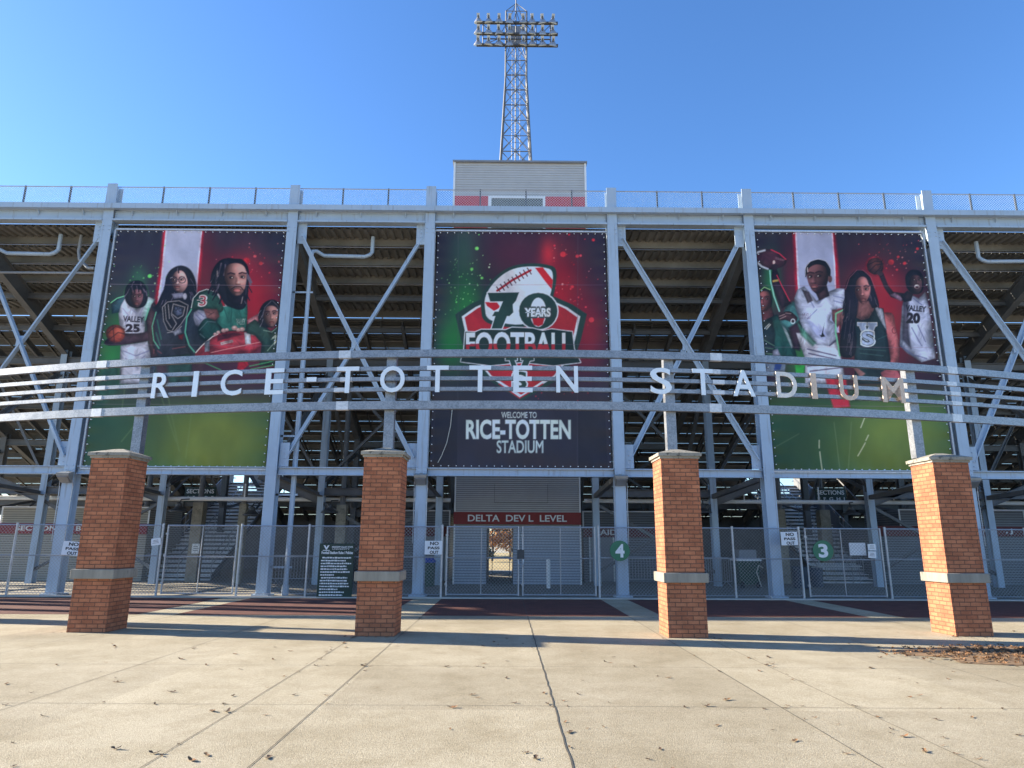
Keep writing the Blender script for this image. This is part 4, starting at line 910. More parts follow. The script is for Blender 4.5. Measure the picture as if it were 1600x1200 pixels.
    def text(s, t, cx, cy, w, h, c, bold=.0, slant=0., rot=0., grow=0., soft=.55, cfun=None):
        vo, s.vol = s.vol, 0.
        co, ed, _ = text_edges(t, bold); mn, mx = co.min(0), co.max(0); k = (co-mn)/(mx-mn)-.5
        x, y = k[:, 0]*w+k[:, 1]*h*slant, -k[:, 1]*h; p = np.stack([cx+x*cos(rot)-y*sin(rot), cy+x*sin(rot)+y*cos(rot)], 1); s.edges(p[ed], c, soft, 1., grow, cfun); s.vol = vo
    def strands(s, pts, n, L, c, hi, w=1.5, drop=.8, lo=.62):
        """locks of hair along an outline, hanging down, with a few lighter ones"""
        p = np.array(pts, float); m = p.mean(0)
        for k in range(n):
            i = s.rs.randint(len(p)); t = s.rs.rand(); q = p[i-1]*(1-t)+p[i]*t; q = m+(q-m)*s.rs.uniform(lo, 1.0)
            d = (q-m)/(np.hypot(*(q-m))+1e-6); e = np.array([d[0]*.45, drop]); e /= np.hypot(*e); l = L*s.rs.uniform(.5, 1.2); b = s.rs.uniform(-1.6, 1.6)
            s.line([q, q+e*l*.5+[b, 0], q+e*l], w*s.rs.uniform(.6, 1.2), hi if s.rs.rand() < .22 else c, .6, .9)
    def dots(s, n, cu, cv, ru, rv, cs, rmax=2.4):
        for _ in range(n):
            r = .45+abs(s.rs.normal(0, .35))*rmax*.6; s.ell(cu+s.rs.normal(0, ru), cv+s.rs.normal(0, rv), r, r, cs[s.rs.randint(len(cs))], .6, s.rs.uniform(.45, .95))
    def clouds(s, amt):
        acc = np.zeros(s.C.shape[:2])
        for k in range(5):
            n = 5*2**k; g = s.rs.rand(n+2, n+2); yi = np.linspace(0, n, s.nz); xi = np.linspace(0, n, s.nx); a = np.array([np.interp(xi, np.arange(n+2), r) for r in g]); acc += np.array([np.interp(yi, np.arange(n+2), c_) for c_ in a.T]).T/2**k
        acc = (acc-acc.mean())/acc.std(); s.C *= (1+amt*np.clip(acc, -2, 2))[..., None]
    def build(s, name, label, y, gain, x0, x1, z0, z1):
        root = thing('banner', label, 'banner', ((x0+x1)/2, y, z0), 0, 'large printed banners hung between the columns')
        c = np.clip(s.C, 0, 255)/255; lin = np.where(c > .04045, ((c+.055)/1.055)**2.4, c/12.92)*np.array(gain); lin = np.clip(lin, .003, .85)
        n = s.nx*s.nz; w = Vector(root['_loc']); ex = np.minimum(s.X-x0, x1-s.X); ez = np.minimum(s.Z-z0, z1-s.Z); yy = y+.022*np.sin(s.X*1.7+s.Z*.9)*np.sin(s.Z*1.3)+.012*np.exp(-ex/.3)*np.sin(s.Z*2*pi/.54)+.012*np.exp(-ez/.3)*np.sin(s.X*2*pi/.49)+.006*np.sin(s.Z*5+s.X*1.1)+.005*np.sin(s.X*4.3-s.Z*2.2)
        co = np.stack([s.X-w.x, yy-w.y, s.Z-w.z], -1).reshape(-1, 3)
        i = np.arange(n).reshape(s.nz, s.nx); q = np.stack([i[1:, :-1], i[1:, 1:], i[:-1, 1:], i[:-1, :-1]], -1).reshape(-1, 4)
        k = len(co); hx0, hx1, hz0, hz1 = x0-w.x, x1-w.x, z0-w.z, z1-w.z
        extra = np.array([(hx0, .11, hz0), (hx1, .11, hz0), (hx1, .11, hz1), (hx0, .11, hz1)])
        faces = q.tolist()+[[k+3, k+2, k+1, k]]
        me = bpy.data.meshes.new('sheet'); me.from_pydata(np.concatenate([co, extra]).tolist(), [], faces); me.update()
        at_ = me.color_attributes.new('print', 'FLOAT_COLOR', 'POINT'); rgba = np.ones((k+4, 4), np.float32); rgba[:k, :3] = lin.reshape(-1, 3); rgba[k:, :3] = .3
        at_.data.foreach_set('color', rgba.ravel()); me.polygons.foreach_set('use_smooth', [True]*len(me.polygons)); me.materials.append(M['print'])
        o = bpy.data.objects.new('sheet', me); col.objects.link(o); o.parent = root
        m = MB(); m.box(x0-.07, x1+.07, y-.03, y+.04, z1+.01, z1+.07); m.box(x0-.07, x1+.07, y-.03, y+.04, z0-.06, z0-.01)
        m.box(x0-.10, x0-.05, y-.03, y+.04, z0-.01, z1+.01); m.box(x1+.05, x1+.10, y-.03, y+.04, z0-.01, z1+.01); m.build('mounting_frame', M['galv_pale'], root)
        m = MB()
        def eye(a, b): m.lathe([(.018, -.006), (.018, .05)], (a, y-.034, b), 6, 'y')
        for a in np.arange(x0+.12, x1, .245): eye(a, z1-.05); eye(a, z0+.05)
        for b in np.arange(z0+.2, z1-.1, .27): eye(x0+.05, b); eye(x1-.05, b)
        m.build('eyelets', M['white'], root); return root
pm = bpy.data.materials.new('banner_print'); pm.use_nodes = True; _n = pm.node_tree.nodes; _L = pm.node_tree.links
_a = _n.new('ShaderNodeAttribute'); _a.attribute_name = 'print'; _L.new(_a.outputs['Color'], _n['Principled BSDF'].inputs['Base Color']); _n['Principled BSDF'].inputs['Roughness'].default_value = .38
_n['Principled BSDF'].inputs['Specular IOR Level'].default_value = .3
M['print'] = pm
BY = 21.93; STEP = .021; GAIN = (1.75, 1.36, .98)
NAVY = (38, 40, 58)
def mixc(a, b, t): t = np.clip(t, 0, 1)[..., None]; return np.array(a, float)*(1-t)+np.array(b, float)*t
def bxy(u0, v0, u1, v1): a, b = at(u0, v0, BY), at(u1, v1, BY); return a.x, b.x, a.z, b.z
SK, SKD, HAIR, WHT, GRN, TEAL = (150, 108, 108), (88, 60, 66), (24, 24, 36), (170, 178, 208), (33, 66, 62), (52, 122, 110)
LILAC, RED = (158, 166, 204), (160, 34, 48)
def face(p, pts, skin, shade_side, eyes, nose, mouth, brow=True, dark=(34, 22, 30)):
    """a printed portrait: rounded skin tones, eye sockets, brows, nose, lips, jaw"""
    tx, vo = p.tex, p.vol; p.tex, p.vol = .04, 0.
    q = np.array(pts, float); cx, cy = q.mean(0); w = np.ptp(q[:, 0]); h = np.ptp(q[:, 1]); S = shade_side; K = lambda f: [min(255, k*f) for k in skin]
    def tone(u, v):
        x = (u-cx)/(w*.56); y = (v-cy)/(h*.56); nz = np.sqrt(np.clip(1-x*x-y*y, .02, 1)); L = np.clip(-S*x*.62-y*.38+nz*.68, 0, 1.2)
        return np.array(skin, float)*(.30+.95*L**1.15)[..., None]
    p.poly(pts, skin, .8, sm=True, cfun=tone)
    ecy = np.mean([e[1] for e in eyes])
    for ex, ey in eyes:
        p.ell(ex, ey-h*.03, w*.17, h*.085, K(.42), w*.09, .75)                     # socket
        p.ell(ex, ey, w*.095, h*.036, (26, 18, 24), .55, .95); p.ell(ex-S*w*.045, ey, w*.03, h*.018, (200, 188, 190), .45, .9)
        if brow: p.line([(ex-w*.15, ey-h*.105), (ex-w*.02, ey-h*.14), (ex+w*.15, ey-h*.11)], max(1., h*.045), dark, .7, .9)
    nx, ny = nose; p.line([(nx, ecy), (nx-S*w*.015, ny-h*.03)], w*.075, K(1.25), w*.05, .55); p.line([(nx+S*w*.075, ecy+h*.03), (nx+S*w*.09, ny)], w*.07, K(.45), w*.05, .7)
    p.ell(nx, ny-h*.015, w*.085, h*.045, K(1.02), w*.03, .8); p.ell(nx-S*w*.03, ny-h*.035, w*.04, h*.03, K(1.5), w*.03, .7); p.line([(nx-w*.10, ny+h*.02), (nx+w*.10, ny+h*.02)], h*.022, K(.34), .6, .85)
    p.ell(cx-S*w*.25, ny-h*.06, w*.11, h*.07, K(1.35), w*.08, .5); p.ell(cx-S*w*.10, cy-h*.34, w*.2, h*.08, K(1.3), w*.1, .45)
    mx, my = mouth; p.ell(mx, my+h*.005, w*.175, h*.05, (112, 58, 62), .8, .85); p.line([(mx-w*.17, my-h*.004), (mx, my+h*.008), (mx+w*.17, my-h*.004)], h*.022, (40, 20, 26), .5, .95); p.ell(mx-S*w*.02, my+h*.034, w*.09, h*.016, (196, 142, 142), .7, .7); p.ell(mx, my+h*.085, w*.15, h*.022, K(.5), w*.05, .6); p.ell(mx-S*w*.03, my+h*.13, w*.1, h*.035, K(1.15), w*.05, .5)
    p.tex, p.vol = tx, vo
def folds(p, segs, c, w=1.3, a=.7):
    for q in segs: p.line(q, w, c, .8, a)

# ---- left banner: four athletes
x0, x1, _, _ = bxy(189, 362, 451.5, 362); z1 = at(320, 361, BY).z; z0 = at(300, 731, BY).z
x0, x1 = XC[4]+.34, XC[5]-.24
p = Print(x0, x1, z0, z1, BY, STEP)
t = (p.V-362)/370
p.C[:] = mixc(NAVY, (52, 36, 56), t*2)
p.glow(195, 520, 34, 60, (36, 110, 60), .8); p.glow(175, 565, 26, 50, (44, 130, 66), .85); p.glow(217, 433, 14, 18, (48, 110, 80), .6)
p.glow(398, 470, 40, 80, (158, 26, 44), .9); p.glow(372, 412, 34, 18, (170, 34, 50), .55); p.glow(318, 440, 22, 90, (112, 28, 46), .8); p.glow(440, 375, 60, 40, NAVY, .85)
p.poly([(256, 355), (319, 355), (309, 500), (238, 500)], (150, 26, 48), 2.2); p.poly([(259.5, 355), (316.5, 355), (304, 500), (243, 500)], (205, 180, 215), .8); p.tex = .02; p.poly([(261.5, 355), (314.5, 355), (302, 500), (246, 500)], (152, 165, 206), .8); p.tex = .12
p.dots(30, 232, 440, 22, 26, [(120, 210, 130), (170, 215, 180), (70, 170, 90)]); p.ell(233.5, 431, 3.2, 3, (90, 200, 100), .8)
p.dots(34, 408, 405, 26, 24, [(215, 110, 125), (230, 150, 165), (200, 40, 60)]); p.ell(385, 407, 5, 4.5, (200, 40, 55), 1.4, .8); p.ell(407, 411, 3, 2.6, (200, 60, 75)); p.ell(398, 400, 2.5, 2, (205, 80, 95))
# the lower field
fld = np.clip((p.V-598)/45, 0, 1); g = mixc((42, 78, 62), (104, 124, 58), np.exp(-((p.U-335)/95)**2-((p.V-690)/75)**2)*1.15); p.C[:] = p.C*(1-fld[..., None])+g*fld[..., None]
# player with the ball under his arm
p.vol = 7.
p.ell(213, 462, 19, 24, (64, 150, 96), 3, .8)
p.poly([(173, 474), (182, 466), (198, 462), (204, 472), (196, 484), (186, 488), (175, 490)], (40, 66, 82), 1); p.line([(173, 473), (183, 466), (197, 462)], 1.4, (110, 200, 160))
p.poly([(189, 476), (197, 464), (203, 476), (212, 482), (223, 474), (230, 463), (242, 468), (234, 482), (227, 498), (226, 524), (190, 530), (186, 506), (185, 490)], WHT, .8); folds(p, [[(192, 482), (200, 492), (196, 505)], [(224, 478), (218, 492), (224, 505)], [(206, 484), (214, 490)]], (112, 118, 160)); p.poly([(226, 466), (243, 468), (233, 486), (226, 505), (222, 500)], (120, 190, 180), 3, .5)
p.poly([(164, 532), (186, 521), (226, 519), (240, 500), (236, 478), (243, 474), (246, 500), (238, 528), (212, 536), (170, 540)], (58, 42, 54), 1, sm=True)
p.poly([(188, 540), (230, 533), (236, 560), (236, 600), (186, 600)], WHT, .8); folds(p, [[(192, 548), (212, 556), (232, 548)], [(196, 560), (215, 575)], [(226, 556), (214, 566)]], (96, 100, 146), 1.6)
p.ell(180, 521, 15, 14, (138, 62, 52), 1); p.ell(186, 517, 6, 5, (190, 100, 84), 3, .7); folds(p, [[(166, 522), (180, 510), (195, 514)], [(170, 530), (184, 519), (196, 522)], [(176, 508), (178, 534)]], (52, 26, 30), 1.2, .9)
p.poly([(196, 470), (196, 452), (203, 442), (213, 438), (223, 441), (230, 453), (230, 470), (222, 480), (206, 480)], HAIR, .9, sm=True)
p.strands([(198, 452), (204, 442), (214, 439), (223, 442), (229, 454)], 26, 13, (18, 18, 28), (86, 80, 104), 1.8); face(p, [(205, 456), (213, 452), (222, 455), (223, 466), (219, 476), (213, 481), (207, 476), (204, 466)], (96, 66, 78), -1, [(210, 463), (218, 463)], (214, 469), (213.5, 474))
folds(p, [[(203, 448), (206, 460)], [(209, 444), (211, 457)], [(216, 443), (217, 456)], [(222, 446), (222, 458)]], (14, 14, 22), 1.8, 1); folds(p, [[(214, 447), (215, 455)], [(206, 447), (208, 456)]], (130, 110, 140), .8, .6)
p.text('VALLEY', 208.5, 498.5, 33, 9, (32, 26, 38), .03, 0, .06); p.text('25', 207, 512.5, 23, 13, (40, 30, 40), .06, 0, .03)
# woman with the glasses and the big trophy belt
p.poly([(257, 448), (259, 432), (268, 420), (283, 415), (297, 421), (305, 436), (307, 456), (303, 470), (306, 486), (298, 505), (262, 506), (244, 498), (238, 486), (246, 474), (251, 462)], HAIR, 1, sm=True)
p.poly([(228, 500), (238, 478), (250, 484), (262, 476), (296, 476), (302, 500), (300, 560), (236, 562), (234, 530), (230, 516)], (36, 40, 54), 1); p.poly([(229, 500), (236, 480), (243, 488), (240, 540), (247, 556), (236, 560), (232, 528)], (70, 52, 60), 1); folds(p, [[(244, 488), (238, 510), (240, 532), (248, 544)], [(232, 482), (227, 500)]], (96, 190, 160), 1.6, .9); folds(p, [[(246, 500), (252, 530)], [(244, 520), (250, 540)]], (50, 110, 100), 2, .8)
p.strands([(258, 448), (262, 430), (270, 420), (283, 416), (297, 422), (304, 436), (305, 456), (302, 470), (250, 470), (250, 485), (300, 485)], 90, 14, (20, 20, 32), (92, 88, 118), 1.3); face(p, [(269, 432), (275, 424), (284, 423), (291, 431), (293, 444), (288, 454), (281, 458), (273, 453), (269, 444)], (178, 138, 146), -1, [(271.5, 437), (284, 437)], (277, 443), (277, 448), True)
folds(p, [[(275, 418), (268, 428), (266, 444)], [(279, 418), (279, 426)], [(288, 420), (293, 434)]], HAIR, 2, 1); p.ring(271, 437, 5.4, 4.6, 1.1, (40, 36, 50)); p.ring(284.5, 437.5, 5.4, 4.6, 1.1, (40, 36, 50)); p.line([(276.4, 436), (279.2, 436)], 1, (40, 36, 50)); folds(p, [[(266, 434), (269, 433)], [(282, 434), (286, 433)]], (200, 200, 215), .8, .8)
p.poly([(268, 459), (286, 457), (291, 465), (272, 467)], (164, 170, 214), .8); p.ell(289, 463, 3, 5, (190, 196, 230), 1)
p.poly([(254, 480), (262, 472), (280, 470), (294, 477), (292, 492), (284, 508), (272, 520), (262, 518), (256, 505)], (26, 26, 34), 1)
folds(p, [[(254, 480), (262, 472), (280, 470), (294, 477), (291, 494), (283, 507), (272, 519), (262, 516), (256, 502), (254, 480)], [(258, 478), (260, 500), (268, 512)], [(263, 476), (265, 498)], [(271, 475), (289, 480), (286, 493), (278, 498), (268, 490), (271, 475)], [(268, 492), (276, 506), (270, 516)], [(262, 520), (276, 518), (284, 510)]], (170, 170, 186), 1.1, .9); p.poly([(273, 478), (286, 481), (284, 491), (277, 494), (271, 488)], (70, 80, 110), .8)
for a, b in ((275, 482), (282, 484)): p.ring(a, b, 2.6, 3, .8, (20, 20, 28))
p.poly([(270, 519), (282, 513), (285, 520), (274, 525)], (170, 180, 214), .8); p.poly([(279, 524), (288, 522), (286, 532), (280, 530)], (150, 30, 44), 1); p.poly([(234, 560), (300, 552), (300, 600), (234, 600)], (34, 62, 62), 1); folds(p, [[(240, 546), (240, 552)], [(246, 548), (252, 552)], [(270, 545), (296, 541)]], (128, 70, 80), 1.6, .7)
# big player pushing the football forward
p.poly([(296, 486), (318, 470), (345, 480), (386, 476), (386, 560), (300, 560), (290, 540), (290, 505)], (34, 42, 56), 1); p.line([(301, 480), (292, 496), (290, 520), (296, 540), (304, 550)], 2, (90, 190, 166), .8, .9)
p.poly([(342, 481), (356, 470), (386, 470), (387, 488), (384, 520), (340, 520), (338, 500)], (46, 112, 108), 1); folds(p, [[(350, 482), (356, 500)], [(362, 478), (360, 510)], [(372, 480), (378, 500)]], (28, 78, 78), 2, .7)
p.poly([(334, 457), (342, 459), (351, 470), (356, 479), (344, 479), (340, 467)], (190, 192, 212), .7); p.poly([(343, 461), (347, 465), (352, 478), (347, 478), (344, 468)], (150, 30, 46), .6)
p.poly([(299, 481), (302, 466), (311, 456), (323, 452), (336, 457), (344, 468), (349, 482), (343, 488), (330, 483), (306, 484)], GRN, .9, sm=True); p.line([(299, 481), (302, 466), (311, 456), (323, 452), (336, 456)], 1.3, (190, 200, 214))
p.text('3', 317, 470, 14, 19, (215, 205, 220), .06, .1); p.text('3', 317, 470, 10, 15.5, (150, 52, 70), .0, .1)
p.poly([(318, 482), (339, 483), (343, 494), (336, 501), (320, 498)], (116, 78, 84), 1); folds(p, [[(322, 487), (330, 490)], [(326, 493), (334, 488)]], (50, 34, 42), 1, .8)
p.poly([(303, 488), (310, 484), (319, 486), (324, 498), (313, 512), (306, 508), (302, 496)], LILAC, 1); folds(p, [[(306, 492), (314, 500)], [(310, 488), (318, 494)]], (84, 92, 140), 1.4, .8)
p.poly([(310, 512), (320, 498), (334, 500), (346, 512), (348, 522), (334, 532), (318, 532), (311, 524)], (30, 70, 70), 1, sm=True); folds(p, [[(312, 516), (324, 502), (336, 503)], [(313, 522), (320, 528)]], (110, 130, 150), 1, .8)
p.poly([(305, 553), (314, 541), (330, 527), (346, 519), (366, 516), (385, 518), (399, 524), (406, 531), (409, 537), (404, 545), (393, 551), (360, 558), (312, 562)], (146, 46, 62), .9, sm=True); p.poly([(305, 553), (330, 540), (352, 546), (400, 548), (360, 560), (312, 562)], (92, 26, 44), 3, .7); p.poly([(340, 524), (366, 519), (380, 522), (340, 533)], (74, 24, 40), 1.5, .9); p.ell(372, 532, 20, 6, (190, 80, 96), 4, .5)
p.line([(306, 551), (316, 540), (332, 526), (340, 522)], 1.6, (220, 215, 225)); p.poly([(320, 534), (328, 531), (327.5, 549), (320, 550)], (168, 186, 220), .7); p.poly([(381, 519), (391, 520), (392, 537), (383, 538)], (196, 200, 222), .7); p.line([(330, 551), (383, 539), (408, 534)], 1, (205, 150, 160))
p.poly([(344, 535), (363, 530.5), (364.5, 534.5), (345.5, 539.5)], (200, 190, 200), .7); p.line([(347, 536.5), (362, 533)], 1.2, (120, 60, 76), .5, .7)
for a, b, c_ in ((336, 522, 3), (341, 519, 3), (349, 516, 4), (354, 515, 3), (366, 512, 4.4), (372, 515, 3.5), (378, 514, 4), (395, 520, 4.4)): p.ell(a, b, c_, c_*.8, (180, 140, 146), .9); p.ell(a-.5, b-1, c_*.45, c_*.3, (230, 205, 210), .9, .9)
p.poly([(331, 447), (330, 432), (335, 418), (344, 407), (356, 403), (366, 404), (378, 405), (386, 414), (389, 428), (388, 448), (387, 466), (383, 480), (374, 484), (360, 480), (350, 474), (343, 460)], HAIR, 1, sm=True)
p.strands([(332, 445), (332, 430), (337, 418), (346, 408), (387, 416), (389, 430), (388, 450), (386, 466), (345, 462), (338, 455)], 46, 16, (20, 20, 32), (88, 82, 104), 2.2); face(p, [(351, 424), (356, 414), (370, 411), (381, 416), (385, 428), (384, 444), (380, 456), (372, 463), (364, 460), (357, 450), (352, 438)], (158, 116, 118), -1, [(361.5, 434), (379, 433)], (372, 443), (370.5, 453))
p.poly([(352, 440), (357, 455), (365, 463), (377, 461), (382, 452), (384, 466), (378, 477), (364, 477), (355, 468)], (26, 22, 32), 1.2); p.line([(361, 452), (367, 448), (376, 448), (380, 453)], 1.5, (34, 24, 32)); p.ell(370.5, 453.5, 5, 1.8, (150, 92, 96))
folds(p, [[(340, 420), (337, 440), (340, 456)], [(347, 412), (342, 430)], [(386, 430), (384, 460)]], (70, 64, 84), 1, .7); folds(p, [[(379, 464), (377, 474)], [(340, 424), (340, 432)]], (190, 180, 190), 1.1, .8)
p.text('VALLEY', 376, 502.5, 14, 9, (190, 205, 214), 0)
# player at the right edge
p.poly([(386, 500), (404, 490), (404, 510), (388, 512)], (200, 150, 170), .8, .8)
p.poly([(384, 508), (398, 499), (412, 508), (424, 518), (438, 506), (444, 512), (444, 570), (405, 572), (409, 537), (398, 524), (385, 520)], (34, 58, 56), 1); folds(p, [[(412, 516), (425, 519), (436, 510)], [(424, 530), (440, 522)], [(418, 548), (436, 528)]], (140, 170, 160), 1.2, .8); folds(p, [[(426, 528), (431, 524), (429, 538)], [(430, 536), (434, 530)]], (205, 215, 220), 1.4, .9)
p.poly([(404, 500), (406, 484), (413, 473), (424, 468), (434, 472), (439, 486), (440, 502), (436, 508), (412, 512)], HAIR, 1, sm=True)
p.strands([(407, 486), (410, 478), (438, 486), (439, 500), (409, 502)], 22, 14, (22, 22, 34), (110, 108, 132), 1.3); face(p, [(412, 486), (417, 479), (427, 478), (434, 484), (434, 498), (430, 508), (424, 513), (417, 507), (412, 497)], (150, 112, 114), -1, [(418, 491), (429, 490)], (425, 498), (424.5, 503.5)); folds(p, [[(424, 470), (414, 480), (410, 496)], [(426, 470), (434, 478), (437, 494)]], (112, 112, 136), .9, .8)
p.vol = 0.
# below the rails: legs, glove, streaks
p.poly([(160, 565), (186, 562), (186, 610), (150, 640)], (36, 74, 66), 4); folds(p, [[(318, 566), (345, 578)], [(390, 572), (420, 566), (436, 560)], [(392, 577), (430, 570)]], (70, 160, 110), 1.4, .9); p.poly([(372, 566), (385, 562), (388, 570), (378, 580), (370, 576)], (160, 30, 50), 1)
p.poly([(243, 566), (262, 566), (264, 606), (246, 612)], (56, 44, 54), 3); p.poly([(303, 568), (318, 566), (312, 612), (300, 618)], (60, 42, 52), 3, .8); folds(p, [[(196, 600), (190, 640)], [(246, 600), (275, 690)], [(262, 615), (280, 705)], [(300, 640), (290, 715)], [(222, 650), (190, 690)]], (110, 140, 96), 2, .35)
for vv in (444, 538, 631): p.line([(130, vv), (460, vv+2.5)], .7, (130, 120, 150), .5, .6)
p.clouds(.05); p.build('banner', 'banner of four athletes with a football and a basketball, hung on the left', BY, GAIN, x0, x1, z0, z1)

# ---- centre banner: anniversary emblem and welcome
x0, x1 = XC[6]+.24, XC[7]-.24; z1 = at(815, 363, BY).z; z0 = at(815, 731, BY).z
p = Print(x0, x1, z0, z1, BY, STEP)
p.C[:] = mixc((40, 38, 58), (44, 44, 60), (p.V-362)/370)
p.glow(728, 480, 28, 70, (34, 112, 60), .9); p.glow(725, 390, 22, 40, (44, 86, 78), .6); p.glow(705, 540, 24, 40, (30, 120, 58), .8); p.glow(876, 465, 36, 85, (156, 26, 42), .9); p.glow(856, 398, 12, 22, (205, 44, 58), .8); p.glow(918, 520, 30, 60, (150, 26, 48), .7); p.glow(800, 400, 50, 50, (86, 34, 56), .6)
p.dots(70, 725, 440, 20, 34, [(150, 220, 160), (190, 230, 200), (90, 200, 100)], 1.8); p.dots(60, 890, 440, 26, 50, [(225, 60, 78), (220, 140, 150), (200, 40, 60)], 2.2); p.dots(8, 880, 615, 20, 6, [(200, 50, 66)], 3.5)
for a, b, r in ((745, 388, 3), (753, 434, 2.2), (737, 420, 2.6), (880, 397, 4.6), (902, 400, 2.6), (927, 375, 2.4), (924, 500, 4), (894, 448, 2.5)): p.ell(a, b, r, r*.9, (110, 210, 110) if a < 800 else (215, 50, 66), .9, .9)
DG, WT = (36, 60, 60), (196, 206, 232)
p.tex = .03; sh = [(711, 491), (735, 475), (770, 460), (815, 455), (860, 461), (895, 476), (917, 491), (908, 530), (898, 560), (874, 592), (815, 626), (760, 592), (733, 560), (720, 530)]
p.poly(sh, DG, .8); si = [(815+(a-815)*.90, 540+(b-540)*.93) for a, b in sh]; p.poly(si, WT, .7); s2 = [(815+(a-815)*.855, 540+(b-540)*.90) for a, b in sh]; p.poly(s2, (150, 36, 50), .7)
p.poly([(790, 610), (815, 560), (845, 610), (815, 622)], (40, 58, 60), .8, .0)
fb = [(752, 486), (752, 466), (762, 446), (779, 428), (801, 416), (830, 412), (856, 414), (868, 420), (869, 440), (862, 470), (845, 496), (815, 512), (772, 508), (756, 500)]
p.poly(fb, DG, .8, sm=True); fi = [(812+(a-812)*.90, 461+(b-461)*.90) for a, b in fb]; p.poly(fi, WT, .7, sm=True)
p.poly([(836, 419), (848, 418), (864, 438), (862, 452), (852, 440)], (166, 32, 46), .7); p.poly([(758, 472), (776, 472), (782, 480), (772, 486), (761, 478)], (166, 32, 46), .7)
p.line([(777, 454), (800, 438), (829, 423)], 3.4, (150, 30, 44))
for k in range(9): a = 779+k*6; b = 452.5-k*3.55-.04*k*(8-k); p.line([(a-3, b-4.5), (a+3, b+4.5)], 1.6, (60, 34, 44))
sv = [(762, 457.5), (811, 457), (806, 470), (801, 476), (802, 488), (796, 494), (792, 494), (784, 514), (768, 514), (774, 494), (769, 494), (773, 487), (779, 487), (786, 471), (766, 471)]
p.poly(sv, WT, .6, 1, 1.6); p.poly(sv, DG, .6); p.ell(841, 486, 32, 30.5, WT); p.ell(841, 486, 30, 28.5, DG); p.ell(841, 488, 12.6, 23, WT); p.ell(841, 488, 11, 21.5, (190, 200, 230)); p.poly([(831, 496), (851, 496), (848, 507), (841, 510), (834, 507)], (166, 32, 46), .7); p.ell(841, 488, 9, 20, WT, .7, 0)
p.text('YEARS', 840, 488, 43, 16.5, (46, 60, 66), .06, grow=1.2); p.text('YEARS', 840, 488, 41, 14, (210, 218, 238), .05)
fo = [(727, 518), (742, 519), (752, 515), (790, 516), (800, 512), (832, 513), (848, 517), (862, 514), (894, 518), (897, 545), (907, 566), (865, 571), (815, 566), (766, 571), (720, 565), (725, 545)]
p.poly(fo, WT, .6, 1, 1.4); p.poly(fo, (30, 48, 50), .6)
def two(u, v): return np.where((v < 537)[..., None], np.array((206, 214, 236.)), np.array((150, 40, 54.)))
p.text('FOOTBALL', 811, 538, 166, 38, None, .03, cfun=two)
p.poly([(790, 557), (808, 557), (808, 563), (804, 563), (811, 580), (818, 563), (814, 563), (814, 557), (834, 557), (834, 563), (828, 564), (816, 592), (806, 592), (796, 563), (790, 563)], WT, .6, 1, 1.2); p.poly([(790, 557), (808, 557), (808, 563), (804, 563), (811, 580), (818, 563), (814, 563), (814, 557), (834, 557), (834, 563), (828, 564), (816, 592), (806, 592), (796, 563), (790, 563)], DG, .6)
p.text('S', 812, 594, 24, 30, WT, .07, grow=1.4); p.text('S', 812, 594, 22, 27, DG, .03); p.line([(770, 590), (812, 620), (858, 590)], 3, WT); p.line([(780, 600), (812, 622), (848, 600)], 2, (150, 36, 50))
p.text('WELCOME TO', 811, 648.5, 55, 9.5, (176, 196, 208), .01); p.text('RICE-TOTTEN', 810, 671, 164, 31, (180, 204, 216), .035); p.text('STADIUM', 812.5, 698, 73, 20, (160, 184, 200), .02)
for a in (716, 903): p.line([(a, 362), (a-1, 735)], .8, (76, 78, 100), .5, .45)
p.poly([(680, 640), (716, 640), (715, 735), (676, 735)], (34, 34, 48), 1, .6); p.poly([(903, 640), (945, 640), (950, 735), (904, 735)], (34, 34, 48), 1, .6)
for vv in (445, 538): p.line([(670, vv), (955, vv)], .7, (110, 100, 130), .5, .55)
p.clouds(.05); cb = p.build('banner', 'centre banner with the 70 YEARS FOOTBALL emblem and WELCOME TO RICE-TOTTEN STADIUM', BY, GAIN, x0, x1, z0, z1)
m = MB(); q_ = [at(u, v, BY-.05) for u, v in ((707, 635), (704, 665), (698, 692), (690, 712), (684, 723))]; m.tube(q_, .014, 5)
tag(m.build('loose_cord', M['rope']), 'thin pale cord hanging loose down the dark lower part of the centre banner', 'cord')

# ---- right banner: four athletes, one raising a football, one a basketball
x0, x1 = XC[8]+.24, XC[9]-.34; z1 = at(1310, 364, BY).z; z0 = at(1310, 736, BY).z
p = Print(x0, x1, z0, z1, BY, STEP)
p.C[:] = mixc((36, 32, 48), (48, 30, 46), (p.V-362)/150)
p.glow(1375, 500, 52, 85, (152, 30, 46), 1.0); p.glow(1380, 440, 34, 26, (165, 34, 50), .6); p.glow(1236, 440, 14, 70, (96, 24, 46), .6); p.glow(1205, 440, 14, 40, (40, 130, 80), .8); p.glow(1250, 560, 26, 60, (40, 110, 56), .8); p.glow(1460, 380, 60, 50, (38, 36, 54), .9)
p.poly([(1239, 358), (1304, 358), (1318, 520), (1246, 520)], (140, 24, 46), 2.5); p.poly([(1242, 358), (1301, 358), (1311, 520), (1251, 520)], (205, 180, 215), .8); p.tex = .02; p.poly([(1244, 358), (1299, 358), (1309, 520), (1254, 520)], (146, 158, 202), .8); p.tex = .12
p.dots(36, 1400, 400, 24, 20, [(220, 100, 115), (230, 160, 170), (200, 50, 66)], 2.)
for a, b, r in ((1393, 409, 4.6), (1414, 411, 2.6), (1433, 389, 2.2), (1404, 401, 2), (1402, 421, 1.8)): p.ell(a, b, r, r*.9, (205, 50, 62), .9, .9)
